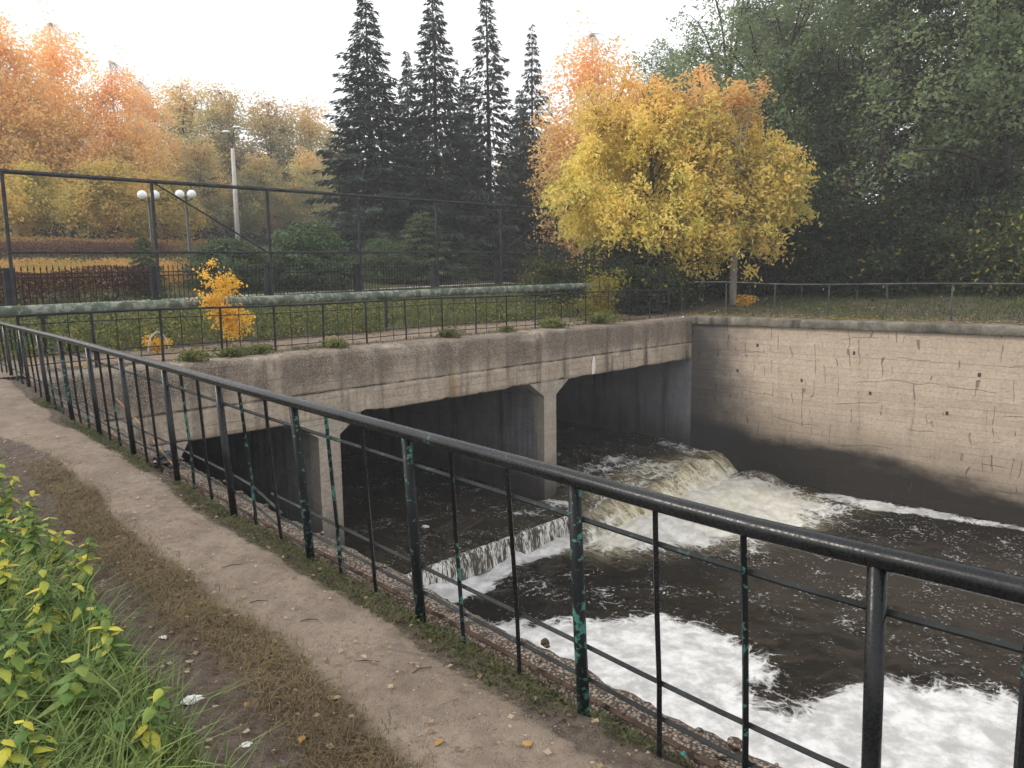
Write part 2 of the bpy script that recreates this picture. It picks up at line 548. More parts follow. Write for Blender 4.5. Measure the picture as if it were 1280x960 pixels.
def m_fall():
    n = N('thin_falling_water')
    p = n.pos()
    s = n.noise(n.pos((9, 9, .55)), 1.0, 5, .62)
    s2 = n.noise(n.pos((34, 34, 4)), 1.0, 4, .65)
    f = n.ramp(n.math('ADD', n.math('MULTIPLY', s, .5), n.math('MULTIPLY', s2, .5)), .46, .58)
    c = n.mix(f, (.045, .036, .022), (.66, .65, .60))
    return n.done(c, n.ramp(f, 0, 1, .15, .55), n.bump(s2, .6, .03))
M['fall'] = m_fall()

def m_flat(name, c, rough=.8, c2=None, scale=8, metal=0.0):
    n = N(name)
    f = n.noise(n.pos((1, 1, 1), True), scale, 4, .6)
    return n.done(n.mix(n.ramp(f, .3, .7), c, c2 or tuple(v * .7 for v in c)), rough, n.bump(f, .25, .01), metal=metal)
M['stick'] = m_flat('peeled_stick', (.30, .17, .08), .8, (.09, .05, .025), 9)
M['twig'] = m_flat('twig', (.06, .042, .03), .9, (.03, .02, .015), 20)
M['bag'] = m_flat('black_plastic_bag', (.008, .008, .01), .3, (.015, .015, .018), 10)
M['paper'] = m_flat('white_paper', (.78, .77, .75), .8, (.6, .59, .57), 12)
M['blue'] = m_flat('blue_plastic', (.05, .12, .32), .5)
M['teal'] = m_flat('teal_plastic', (.03, .3, .25), .4)
M['globe'] = m_flat('white_lamp_glass', (.85, .85, .86), .25, (.8, .8, .82))
M['lamp_post'] = m_flat('dark_lamp_post', (.015, .016, .018), .5)
M['concrete_post'] = m_flat('pale_concrete_post', (.52, .50, .47), .9, (.42, .40, .37), 3)
M['kerb'] = m_flat('pale_kerb', (.58, .56, .52), .9, (.45, .43, .4), 4)
M['asphalt'] = m_flat('pale_asphalt', (.46, .45, .44), .9, (.36, .35, .34), 2)
M['wet_wood'] = m_flat('wet_wood', (.06, .043, .027), .5, (.03, .022, .014), 9)
M['hoop'] = m_flat('pale_hoop', (.45, .52, .5), .5)

# ------------------------------------------------------------------ where things stand: the canal, the bridge line, the land
def y_face(x):                      # bridge front
    return 14.1 + .0963 * (np.asarray(x, float) - 5.72)
def x_wall(y):                      # far retaining wall
    return 21.8 + .095 * (15.7 - np.asarray(y, float))
DECK_Z, CAP_Z, SOFFIT_Z, CREST_Z, POOL_Z = .25, .30, -1.12, -4.30, -4.82
FO, FD, FN = np.array([4.35, 27.35]), np.array([.976, .216]), np.array([-.216, .976])     # fence line

def land(x, y):
    x, y = np.asarray(x, float), np.asarray(y, float)
    v = y - y_face(x)
    rx, ry = x - FO[0], y - FO[1]
    t, u = rx * FD[0] + ry * FD[1], rx * FN[0] + ry * FN[1]
    zf = .80 + .013 * np.clip(t, -30, 40)
    a = np.clip(v - 1.9, 0, None)
    fr = a / (a + np.clip(-u, 0, None) + 1e-6)
    park = np.where(u > 0, zf + .1 * np.clip(u, 0, 55) + .02 * np.clip(u - 55, 0, 200), DECK_Z + (zf - DECK_Z) * sstep(0, 1, fr) )
    near = .11 * sstep(4, 12, y) + .03 * np.clip(1.0 - x, 0, 8)
    w = sstep(-2.6, -.1, v)
    z = near * (1 - w) + park * w
    far = CAP_Z + .03 + .028 * np.clip(x - x_wall(y), 0, 60) + .25 * sstep(3, 9, x - x_wall(y))
    wr = sstep(21.0, 27.0, x - .45 * np.clip(y - 17, 0, 40))
    return z * (1 - wr) + far * wr

def axis(*segs):
    out = [np.array([segs[0][0]])]
    for a, b, n in segs:
        out.append(np.linspace(a, b, n + 1)[1:])
    return np.concatenate(out)

def ground_patch(name, X, Y, dirt, soil, relief):
    Z = land(X, Y) + relief
    mb = MB()
    mb.grid(X, Y, Z)
    o = mb.build(name, M['ground'], smooth=True, vert_attrs={'dirt': dirt.ravel(), 'soil': soil.ravel()})
    return tag(o, kind='structure')

# near bank: path along the railing, dead grass ridge, damp rut, weeds
def near_masks(X, Y):
    wob = (fbm(X * .2, Y * .7, 0, 5, 3) - .5) * .35
    xx = X + wob
    edge = 1.52 - .35 * sstep(8, 12, Y)
    path = sstep(edge - .12, edge + .12, xx) * (1 - sstep(1.98, 2.22, xx + .06))
    ridge = sstep(1.17, 1.24, xx) * (1 - sstep(edge - .09, edge, xx)) * (1 - sstep(6.5, 9, Y))
    rut = sstep(.84, .98, xx) * (1 - path)
    return path, ridge, rut

def near_relief(X, Y):
    path, ridge, rut = near_masks(X, Y)
    r = (fbm(X * 3, Y * 3, 0, 21, 4) - .5) * .05 + (fbm(X * 13, Y * 13, 0, 22, 3) - .5) * .03
    fl = sstep(-6, -2, X) * (1 - sstep(20, 40, np.abs(Y)))
    return r * fl + .045 * ridge - .03 * rut + .07 * (1 - sstep(.7, 1.0, X)) * fl - .10 * sstep(2.12, 2.34, X) * (1 - sstep(11, 13, Y)) - .012 * sstep(13.0, 13.6, Y)

gx = axis((-220, -40, 12), (-40, -6, 20), (-6, -1, 25), (-1, 2.36, 130))
gv = axis((-.62, .0, 12), (0, .3, 6), (.3, 6, 70), (6, 14, 330), (14, 18, 60), (18, 40, 22), (40, 230, 14))
X, Vv = np.meshgrid(gx, gv, indexing='ij')
Y = y_face(X) - Vv
pa, ri, ru = near_masks(X, Y)
ground_patch('bank_ground', X, Y, np.clip(pa + sstep(2.2, 2.3, X) * .3, 0, 1), np.clip(ru + ri, 0, 1), near_relief(X, Y))

# land behind the bridge front: footpath on the deck, verge, park slope
def park_masks(X, Y):
    v = Y - y_face(X) + (fbm(X * .6, Y * .6, 0, 9, 3) - .5) * .5
    dirt = sstep(.2, .5, v) * (1 - sstep(3.0, 3.5, v)) * (.25 + .75 * (sstep(1.15, 1.35, v) + (1 - sstep(.55, .75, v))))
    dirt *= (1 - sstep(17, 20, X))
    dirt = np.maximum(dirt, (1 - sstep(2.2, 3.2, X)) * sstep(-.5, .8, X) * (1 - sstep(2.2, 2.7, v)))
    soil = .8 * sstep(.2, .6, v) * (1 - sstep(4.2, 6.0, v))
    return dirt, np.clip(soil + .6 * sstep(19, 23, X), 0, 1)
px_ = axis((-220, -40, 12), (-40, -4, 18), (-4, 0, 10), (0, 24, 200), (24, 60, 60), (60, 230, 17))
pv = axis((.55, 4, 60), (4, 16, 48), (16, 60, 50), (60, 220, 16))
X, Vv = np.meshgrid(px_, pv, indexing='ij')
Y = y_face(X) + Vv
di, so = park_masks(X, Y)
ground_patch('park_ground', X, Y, di, so, (fbm(X * 1.7, Y * 1.7, 0, 31, 4) - .5) * .09 * sstep(.6, 1.5, Vv) + .01)

# far bank behind the retaining wall
pu = axis((.55, 8, 60), (8, 40, 32), (40, 230, 16))
py_ = axis((-220, -40, 10), (-40, -6, 20), (-6, 13.7, 110))
U, Y = np.meshgrid(pu, py_, indexing='ij')
X = x_wall(Y) + U
# follow the bridge line where the two sheets meet
Y = np.where(Y > 13.6, y_face(X) + .57, Y)
so = .45 + .4 * (fbm(X * .8, Y * .8, 0, 41, 3) - .3)
ground_patch('far_bank_ground', X, Y, np.zeros_like(X), np.clip(so, 0, 1), (fbm(X * 1.5, Y * 1.5, 0, 32, 4) - .5) * .10 * sstep(.6, 1.6, U) + .012)

# the river: pool below the weir, still water behind it, the race in the right-hand bay
def in_poly(x, y, poly):
    inside = np.zeros(x.shape, bool)
    n = len(poly)
    for i in range(n):
        x0, y0 = poly[i]
        x1, y1 = poly[(i + 1) % n]
        c = ((y0 > y) != (y1 > y)) & (x < (x1 - x0) * (y - y0) / (y1 - y0 + 1e-9) + x0)
        inside ^= c
    return inside
def poly_dist(x, y, poly):
    d = np.full(x.shape, 1e9)
    n = len(poly)
    for i in range(n):
        a, b = np.array(poly[i]), np.array(poly[(i + 1) % n])
        ab = b - a
        t = np.clip(((x - a[0]) * ab[0] + (y - a[1]) * ab[1]) / (ab @ ab + 1e-9), 0, 1)
        d = np.minimum(d, np.hypot(x - a[0] - t * ab[0], y - a[1] - t * ab[1]))
    return np.where(in_poly(x, y, poly), d, -d)
FOAM_BANK = [(4.5, 11.2), (6.8, 10.7), (7.6, 10.3), (9.0, 10.15), (10.0, 9.6), (10.9, 8.4), (11.3, 7.3), (11.0, 6.7), (10.3, 6.6), (10.0, 6.1), (10.05, 5.4), (10.8, 4.7), (11.9, 4.5), (12.3, 4.1), (12.6, 3.0), (13.3, 1.2), (12.5, -3), (9, -9), (5, -9), (2.5, 0), (2.5, 11)]
FOAM_FOOT = [(8.2, 13.1), (9.7, 13.35), (13.4, 13.9), (15.0, 14.0), (14.2, 12.9), (12.5, 12.7), (11.3, 12.8), (9.9, 12.2), (8.4, 12.0)]
FOAM_RACE = [(14.0, 14.0), (21.7, 14.6), (22.2, 12.6), (21.7, 10.6), (21.4, 9.2), (20.4, 9.4), (19.2, 9.3), (16.4, 9.6), (15.4, 10.4), (14.2, 10.9), (12.9, 11.7), (12.7, 12.9)]
FOAM_EDGE = [(21.3, 11.5), (22.2, 11), (22.6, 7.5), (22.9, 3), (22.5, 3), (22.0, 6.5), (21.2, 9.5)]
def foam_fields(X, Y):
    b = sstep(-1.0, 1.5, poly_dist(X, Y, FOAM_BANK) + .95 + 1.1 * (fbm(X * .8, Y * .8, 0, 4, 3) - .5))
    f = sstep(-.55, .35, poly_dist(X, Y, FOAM_FOOT))
    r = sstep(-1.5, 1.6, poly_dist(X, Y, FOAM_RACE))
    e = sstep(-.35, .3, poly_dist(X, Y, FOAM_EDGE))
    foam = np.maximum.reduce([b * .86, f * .76, r * .67, e * .56])
    foam = np.maximum(foam,   .29 + .14 * (fbm(X * .5, Y * .4, 0, 3, 3) - .5))
    silt = sstep(-.8, 1.8, poly_dist(X, Y, FOAM_RACE)) * (.2 + 1.0 * fbm(X * .9, Y * .9, 0, 6, 3) ** 1.5)
    return foam, np.clip(silt, 0, 1), b, np.maximum(f, r)
def crest_y(x):
    return y_face(x) - 1.25
wx = axis((2.45, 23.2, 260))
wy = axis((-45, -8, 40), (-8, 1, 70), (1, 14.2, 200))
X, Y = np.meshgrid(wx, wy, indexing='ij')
foam, silt, fb, tb = foam_fields(X, Y)
Z = POOL_Z + (fbm(X * .9, Y * 1.2, 0, 51, 3) - .5) * .07 + (fbm(X * 3, Y * 3, 0, 52, 3) - .5) * .03
Z += tb * ((fbm(X * 1.3, Y * 1.3, 0, 53, 4) - .45) * .34 + (fbm(X * 4, Y * 4, 0, 54, 3) - .5) * .16)
Z += fb * (.02 + (fbm(X * 2, Y * 2, 0, 55, 4) - .4) * .09)
Z += .22 * np.exp(-((Y - (crest_y(X) - 1.3)) / .8) ** 2) * sstep(14, 15.5, X)
mb = MB()
mb.grid(X, Y, Z)
tag(mb.build('river_water', M['water'], smooth=True, vert_attrs={'foam': foam.ravel(), 'silt': silt.ravel()}), kind='structure')

ux = axis((2.6, 14.75, 110))
uv = axis((-.04, 3, 40), (3, 12, 30), (12, 31, 12))
X, Vv = np.meshgrid(ux, uv, indexing='ij')
Y = crest_y(X) + Vv
Z = CREST_Z + (fbm(X * 1.5, Y * 1.5, 0, 61, 3) - .5) * .03 - .03 * (1 - sstep(0, .4, Vv))
fo = np.full(X.shape, .30) + .12 * (fbm(X * .7, Y * .7, 0, 62, 2) - .5) + .25 * sstep(13.3, 14.8, X) * (1 - sstep(.5, 2.4, Vv))
mb = MB()
mb.grid(X, Y, Z)
tag(mb.build('still_water', M['water'], smooth=True, vert_attrs={'foam': fo.ravel(), 'silt': np.full(X.size, .06)}), kind='structure')

# falling sheet over the weir, bays one and two
fx_ = axis((4.3, 14.6, 300))
s_ = np.linspace(0, 1, 12)
X, S = np.meshgrid(fx_, s_, indexing='ij')
cy = crest_y(X)
rag = (fbm(X * 6, S * .6, 0, 71, 3) - .5)
Y = cy - .02 - .16 * S ** .5 + .05 * rag * S
Z = CREST_Z - .03 - (CREST_Z - .03 - POOL_Z + .06) * S ** 1.6
mb = MB()
mb.grid(X, Y, Z)
tag(mb.build('waterfall', M['fall'], smooth=True), kind='structure')

# the race
rx_ = axis((13.7, 21.95, 150))
rv = axis((31, 10, 14), (10, 3, 40), (3, .4, 50), (.4, -1.3, 60))
X, Vv = np.meshgrid(rx_, rv, indexing='ij')
side = sstep(13.9, 15.6, X)
Y = crest_y(X) + Vv + (fbm(X * .55, 1.0, 0, 81, 3) - .5) * 1.0 * (1 - sstep(2, 5, Vv)) * side
fall = np.clip(-Vv / 1.05, 0, 1)
crest = -4.18 * side + (CREST_Z - .06) * (1 - side)
prof = np.where(Vv > 0, crest + .13 * side * sstep(0, 1.5, Vv), crest - (.80 - .1 * (1 - side)) * fall ** 1.7)
turb = (1 - sstep(3.5, 8, Vv)) * side
Z = prof + turb * ((fbm(X * 1.3, Y * .9, 0, 82, 4) - .5) * .30 + (fbm(X * 3.7, Y * 3.0, 0, 83, 3) - .5) * .2 + (fbm(X * 10, Y * 7, 0, 87, 2) - .5) * .07) * (1 - .5 * sstep(.0, .6, fall))
fo = .27 + turb * (.42 * (fbm(X * .7, Y * .7, 0, 84, 3) - .25)) * (1 - sstep(1.5, 5, Vv)) + (.14 + .28 * fbm(X * 1.6, Y * .5, 0, 86, 2)) * sstep(.15, .9, fall)
si = .05 + .85 * sstep(-.25, .35, fall + .5 * (fbm(X * .8, Y * .8, 0, 85, 3) - .45)) * (1 - sstep(.3, 1.6, Vv)) * (.3 + .7 * side)
mb = MB()
mb.grid(X, Y, Z)
tag(mb.build('race_water', M['water'], smooth=True, vert_attrs={'foam': fo.ravel(), 'silt': np.clip(si, 0, 1).ravel()}), kind='structure')

# ------------------------------------------------------------------ concrete: bridge, weir, walls
bridge = thing('concrete_bridge', 'weathered concrete road bridge with three dark culvert bays over the river', 'bridge', (5.72, 14.1, 0))
br = (5.72, 14.1, 0)
def bpart(mb, name, mat, smooth=False):
    o = mb.build(name, mat, bridge, smooth)
    o.matrix_parent_inverse = Matrix.Translation((-br[0], -br[1], -br[2]))
    return o
# front beam: a rough skin wrapped from the soffit up over the broken top edge
prof = [(.55, SOFFIT_Z), (.3, SOFFIT_Z), (.06, SOFFIT_Z)] + [(0, z) for z in np.linspace(SOFFIT_Z + .03, -.60, 12)] + [(.025, -.585), (.025, -.565)] + \
       [(0, z) for z in np.linspace(-.55, .17, 20)] + [(.025, .215), (.06, .24), (.12, .255), (.25, .26), (.4, .265), (.6, .27), (.8, .25)]
prof = np.array(prof)
bx = axis((2.3, 21.75, 460))
X, K = np.meshgrid(bx, np.arange(len(prof)), indexing='ij')
V0, Z0 = prof[K, 0], prof[K, 1]
rough_up = sstep(-.5, .0, Z0)
n1 = fbm(X * 2.2, Z0 * 2.2, V0 * 2, 91, 4) - .5
n2 = fbm(X * 11, Z0 * 11, V0 * 11, 92, 3) - .5
n3 = fbm(X * 1.1, 3.3, 0, 93, 4)
edge = np.exp(-((Z0 - .2) / .10) ** 2) * (V0 < .2)
low = np.exp(-((Z0 - SOFFIT_Z) / .06) ** 2)
Vd = V0 + (.016 * n1 + .028 * n2 * rough_up + .008 * n2) + edge * (.10 * np.clip(n3 - .42, 0, 1) * 3)
Zd = Z0 + edge * (-.16 * np.clip(n3 - .45, 0, 1) * 2) + low * (.07 * np.clip(fbm(X * 2.6, 1.7, 0, 94, 3) - .52, 0, 1) * 3) + .02 * n2 * (Z0 > .2)
mb = MB()
mb.grid(X, y_face(X) + Vd, Zd)
bpart(mb, 'front_beam', M['beam'], True)
def slab(x0, x1, v0, v1, z0, z1, name, mat):
    mb = MB()
    c = [(x0, v0), (x1, v0), (x1, v1), (x0, v1)]
    V = [[x, float(y_face(x)) + v, z] for z in (z0, z1) for x, v in c]
    mb.add(V, [[0, 3, 2, 1], [4, 5, 6, 7], [0, 1, 5, 4], [1, 2, 6, 5], [2, 3, 7, 6], [3, 0, 4, 7]])
    return bpart(mb, name, mat)
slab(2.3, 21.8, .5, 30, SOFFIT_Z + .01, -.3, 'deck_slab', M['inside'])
def pier(x0, x1, hl, hr, name):
    # upright wall between bays with haunches under the deck
    pts = [(x0, -5.6), (x1, -5.6), (x1, SOFFIT_Z - .36), (x1 + hr * .35, SOFFIT_Z - .12), (x1 + hr * .55, SOFFIT_Z + .02), (x0 - hl * .55, SOFFIT_Z + .02), (x0 - hl * .35, SOFFIT_Z - .12), (x0, SOFFIT_Z - .36)]
    n = len(pts)
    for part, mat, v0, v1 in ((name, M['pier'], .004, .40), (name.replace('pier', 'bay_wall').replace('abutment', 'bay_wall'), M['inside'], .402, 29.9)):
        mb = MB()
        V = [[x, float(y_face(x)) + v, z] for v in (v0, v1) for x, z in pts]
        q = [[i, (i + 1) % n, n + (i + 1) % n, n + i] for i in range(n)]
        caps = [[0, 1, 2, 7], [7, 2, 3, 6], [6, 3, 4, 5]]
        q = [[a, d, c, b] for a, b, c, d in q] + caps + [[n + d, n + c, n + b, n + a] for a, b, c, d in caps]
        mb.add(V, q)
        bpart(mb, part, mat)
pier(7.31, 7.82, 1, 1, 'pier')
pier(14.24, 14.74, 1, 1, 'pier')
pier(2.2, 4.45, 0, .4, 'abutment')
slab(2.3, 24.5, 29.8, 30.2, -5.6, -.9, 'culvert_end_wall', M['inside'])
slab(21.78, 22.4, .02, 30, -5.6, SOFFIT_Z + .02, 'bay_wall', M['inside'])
# pale lime run and a dark joint in the beam
mb = MB()
X, Zs = np.meshgrid(np.linspace(-.09, .09, 9), np.linspace(0, 1, 14), indexing='ij')
wv = .35 + .65 * np.sin(np.pi * np.clip(Zs * .9 + .1, 0, 1))
Xl = 16.35 + X * wv + .03 * Zs
mb.grid(Xl, y_face(Xl) - .022 - .008 * (1 - (X / .09) ** 2) + .0 * Zs, -1.08 + .5 * Zs)
bpart(mb, 'lime_stain', m_flat('lime_run', (.72, .69, .63), .9, (.6, .56, .5), 6), True)

weir = MB()
V, q = [], []
for x in (2.4, 22.0):
    c = float(crest_y(x))
    V += [[x, c, -5.8], [x, c, CREST_Z - .09], [x, c + .12, CREST_Z - .05], [x, c + 31, CREST_Z - .06], [x, c + 31, -5.8]]
q = [[i, (i + 1) % 5, 5 + (i + 1) % 5, 5 + i] for i in range(5)]
weir.add(V, q, None)
tag(weir.build('weir', M['pier']), 'dark concrete weir sill under the bridge that the water spills over', 'weir')

# far retaining wall: courses left by the shutter boards, coping on top
wall = thing('retaining_wall', 'tall pale concrete retaining wall with board marks along the far bank', 'wall', (22.3, 10, 0))
def wpart(mb, name, mat, smooth=False, parent=wall, loc=(22.3, 10, 0)):
    o = mb.build(name, mat, parent, smooth)
    o.matrix_parent_inverse = Matrix.Translation((-loc[0], -loc[1], -loc[2]))
    return o
zc, k = -6.0, 0
rr = random.Random(5)
ys = np.concatenate([np.linspace(-45, -6, 20), np.linspace(-5.5, 15.72, 110)])
while zc < .03:
    hgt = rr.uniform(.15, .24)
    z1 = min(zc + hgt, .06)
    if .06 - z1 < .08:
        z1 = .06
    off = rr.uniform(-.004, .004)
    pr = [(.35, zc), (off + .007, zc + .0005), (off, zc + .010), (off + rr.uniform(-.0006, .0006), z1 - .008), (off + .007, z1 - .0005), (.35, z1)]
    pr = np.array(pr)
    Yg, K = np.meshgrid(ys, np.arange(len(pr)), indexing='ij')
    wob = (fbm(Yg * .35, 1.7, 0, 101, 2) - .5) * .03 + (fbm(Yg * 1.5, 3.1, 0, 102, 3) - .5) * .006
    mb = MB()
    mb.grid(x_wall(Yg) + pr[K, 0] + wob * (pr[K, 0] < .2), Yg, pr[K, 1])
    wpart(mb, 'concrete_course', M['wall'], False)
    zc = z1
    k += 1
pr = np.array([(.3, .05), (-.10, .05), (-.115, .07), (-.12, .25), (-.10, .285), (-.06, .30), (.3, .31), (.62, .315), (.64, .2)])
Yg, K = np.meshgrid(np.concatenate([np.linspace(-45, -6, 20), np.linspace(-5.7, 15.95, 260)]), np.arange(len(pr)), indexing='ij')
nz = fbm(Yg * 3, K * .8, 0, 111, 4) - .5
mb = MB()
mb.grid(x_wall(Yg) + pr[K, 0] + .045 * nz, Yg, pr[K, 1] + .03 * (fbm(Yg * 4, K * .5, 0, 112, 3) - .5) * (K > 2))
wpart(mb, 'coping', M['cap'], True)
# form-tie holes: short dark sleeves
tie = MB()
tie.box((-.012, -.035, -.05), (.012, .035, .05))
tie_me = tie.mesh('tie_plate')
tie_me.materials.append(m_flat('rusty_tie', (.05, .038, .03), .9))
for y, z in ((13.35, -.55), (10.4, -.62), (14.0, -1.4), (11.9, -1.55), (9.9, -1.75), (7.9, -2.1), (7.2, -1.0)):
    o = obj('form_tie', tie_me, None, wall)
    o.location = (float(x_wall(y)) - 22.3 + .0, y - 10, z)

# near bank wall: crumbling coping above the water, a rusty strip at the railing's foot
nwall = thing('canal_wall', 'crumbling near canal wall of exposed aggregate below the black railing', 'wall', (2.45, 5, 0))
pr = np.array([(-.16, -.22), (-.14, -.075), (-.05, -.06), (.03, -.07), (.10, -.09), (.15, -.14), (.17, -.25), (.18, -.6), (.16, -1.5), (.15, -5.7)])
Yg, K = np.meshgrid(np.concatenate([np.linspace(-45, -2, 30), np.linspace(-1.95, 14.2, 420)]), np.arange(len(pr)), indexing='ij')
nz = fbm(Yg * 5, K * .9, 0, 121, 4) - .5
nb = fbm(Yg * 1.1, 0, 0, 122, 3) - .5
wgt = np.clip(K - 1, 0, 4) / 4 * (K < 8)
mb = MB()
mb.grid(2.45 + pr[K, 0] + wgt * (.09 * nz + .16 * nb), Yg, pr[K, 1] + (K > 0) * (K < 7) * (.05 * (fbm(Yg * 9, K * 2.0, 0, 123, 3) - .5) - .05 * np.clip(nb, 0, 1) * wgt) + .12 * sstep(5, 13, Yg) * (K < 8))
wpart(mb, 'coping', M['rubble'], True, nwall, (2.45, 5, 0))
mb = MB()
yy = np.linspace(-3, 12, 60)
mb.tube(np.stack([2.29 + .02 * (fbm(yy * .5, 0, 0, 131, 2) - .5), yy, -.035 + .02 * (fbm(yy * .8, 4, 0, 132, 2) - .5) + .12 * sstep(5, 13, yy)], 1), .014, 4)
wpart(mb, 'steel_strip', M['rust'], False, nwall, (2.45, 5, 0))
# loose lumps of aggregate on the crumbling edge
lump = MB()
lump.sphere((0, 0, 0), 1.0, 7, 5)
lv = lump.v[0]
lump.v[0] = lv * (.75 + .5 * fbm(lv[:, 0] * 1.5 + 9, lv[:, 1] * 1.5, lv[:, 2] * 1.5, 7, 2))[:, None]
lump_me = lump.mesh('stone')
lump_me.materials.append(M['rubble'])
rs = random.Random(3)
for i in range(60):
    y = rs.uniform(1.2, 9)
    o = obj('stone', lump_me, None, nwall)
    s = rs.uniform(.008, .03)
    o.location = (rs.uniform(-.14, .12), y - 5, -.065 + rs.uniform(-.01, .01) + .12 * float(sstep(5, 13, y)))
    o.scale = (s, s * rs.uniform(.7, 1.3), s * rs.uniform(.5, .9))
    o.rotation_euler = (0, 0, rs.uniform(0, 6))

# ------------------------------------------------------------------ railings
def near_z(y):
    return float(np.interp(y, [-3, .55, .91, 1.33, 1.7, 2.1, 2.5, 3.25, 4.47, 6.92, 10.9, 13.8, 16], [0, -.004, -.018, -.025, -.022, -.012, -.007, -.001, .014, .042, .089, .097, .11]))
RAIL_X, LEAN = 2.2, .057
def wave(y):
    return .006 * math.sin(y * .9 + .6) + .005 * math.sin(y * 2.1)
def rp(y, h, dx=0.0):
    return (RAIL_X - LEAN * h + wave(y) * h + dx, y, near_z(y) + h)
railing = thing('railing', 'black pipe railing with chipped turquoise paint running along the dirt path', 'railing', (RAIL_X, 2, 0))
def rpart(mb, name, mat, smooth=False):
    o = mb.build(name, mat, railing, smooth)
    o.matrix_parent_inverse = Matrix.Translation((-RAIL_X, -2, 0))
    return o
yy = np.linspace(-3.2, 16.2, 70)
mb = MB()
mb.tube([rp(y, .97) for y in yy], .0345, 14)
rpart(mb, 'top_rail', M['black_paint'], True)
posts = [-2.7, -1.5, -.3, .91, 2.08, 3.25, 4.49, 5.71, 6.95, 8.2, 9.45, 10.7, 11.95, 13.2, 14.5, 15.8]
rq = random.Random(8)
chipped = {2.08, 4.49, 3.25, 10.7}
for y in posts:
    mb = MB()
    mb.tube([rp(y, -.25), rp(y, .3, rq.uniform(-.006, .006)), rp(y, .95)], .027, 12)
    rpart(mb, 'post', M['chipped_paint'] if y in chipped else M['black_paint'], True)
for a, b in zip(posts[:-1], posts[1:]):
    for f in (.355, .675):
        y = a + (b - a) * (f + rq.uniform(-.02, .02))
        d = rq.uniform(-.012, .012)
        mb = MB()
        mb.tube([rp(y, -.03), rp(y, .25, d), rp(y, .55, d * .5), rp(y + rq.uniform(-.008, .008), .94)], .0125, 4)
        rpart(mb, 'baluster', M['chipped_paint'] if rq.random() < .4 else M['black_paint'])
def bar(y0, y1, h, off=.022, r=.0115, bend=None):
    ys_ = np.linspace(y0, y1, max(3, int((y1 - y0) * 3)))
    pts = []
    for y in ys_:
        d = 0.0
        if bend:
            d = bend(y)
        x, yy_, z = rp(y, h, off)
        pts.append((x + d * .4, yy_, z - d))
    mb = MB()
    mb.tube(pts, r, 4)
    rpart(mb, 'rail', M['dull_paint'])
bar(-3.2, 16.2, .805)
bar(-3.2, 5.02, .26)
bar(5.0, 16.2, .26, bend=lambda y: .15 * (1 - float(sstep(5.0, 5.45, y))))
bar(-3.2, 4.95, .115)
bar(5.05, 16.2, .115, bend=lambda y: .09 * (1 - float(sstep(5.05, 5.45, y))) + .02 * math.sin(y * 1.7))

def rail_line(name, label, ptfun, s0, s1, step, H, mat, rails, nbal, r_top=.022, r_post=.024, skip=None, seed=1, base=None):
    rg = random.Random(seed)
    p0 = ptfun(s0)
    root = thing(name, label, 'railing', p0)
    def rb(mb, nm, sm=False):
        o = mb.build(nm, mat, root, sm)
        o.matrix_parent_inverse = Matrix.Translation((-p0[0], -p0[1], -p0[2]))
    def P(s, h, j=0.0):
        x, y, z = ptfun(s)
        return (x + j, y + .02 * math.sin(s) * h, z + h + .012 * math.sin(s * .9))
    ss = np.linspace(s0, s1, int((s1 - s0) / .8))
    mb = MB()
    mb.tube([P(s, H) for s in ss], r_top, 8)
    rb(mb, 'top_rail', True)
    for h in rails:
        mb = MB()
        mb.tube([P(s, h) for s in ss], .009, 4)
        rb(mb, 'rail')
    s = s0
    while s < s1 + .01:
        j = rg.uniform(-.02, .02)
        mb = MB()
        mb.tube([P(s, -.2), P(s, H, j)], r_post, 4)
        rb(mb, 'post')
        for f in range(1, nbal + 1):
            sb = s + step * f / (nbal + 1)
            if sb < s1 and not (skip and rg.random() < skip):
                mb = MB()
                mb.tube([P(sb, .02), P(sb, H, rg.uniform(-.012, .012))], .0085, 4)
                rb(mb, 'baluster')
        s += step
    return root
def deck_line(s):
    x = 2.35 + s
    y = float(y_face(x)) + .86
    return (x, y, DECK_Z + .02)
rail_line('railing', 'dull dark railing along the edge of the bridge deck', deck_line, 0, 19.6, 1.13, .92, M['dull_paint'], (.77, .26, .11), 2, seed=2)
def bank_line(s):
    y = 17.3 - s
    x = float(x_wall(y)) + 1.75
    return (x, y, float(land(x, y)) + .01)
rail_line('railing', 'thin green railing on the far bank above the pale retaining wall', bank_line, 0, 30, 1.75, 1.08, M['green_paint'], (.2,), 1, .021, .023, skip=.25, seed=5)

# old heating pipe on low stands behind the bridge railing
pipe = thing('pipe', 'long mottled green pipe raised above the grass behind the bridge railing', 'pipe', (10, 17.5, .4))
def pipe_pt(x):
    return (x, float(y_face(x)) + 3.4, 1.17 + .0085 * (x - 2.5))
mb = MB()
mb.tube([pipe_pt(x) for x in np.linspace(-6, 21.6, 50)], .112, 14)
o = mb.build('pipe_run', M['pipe'], pipe, True)
o.matrix_parent_inverse = Matrix.Translation((-10, -17.5, -.4))
for x in np.arange(-5, 21.5, 8.2):
    p = pipe_pt(x)
    z0 = float(land(p[0], p[1]))
    mb = MB()
    mb.box((p[0] - .03, p[1] - .03, z0 - .2), (p[0] + .03, p[1] + .03, p[2] - .1))
    mb.box((p[0] - .06, p[1] - .17, p[2] - .15), (p[0] + .06, p[1] + .17, p[2] - .1))
    o = mb.build('stand', M['frame_paint'], pipe)
    o.matrix_parent_inverse = Matrix.Translation((-10, -17.5, -.4))

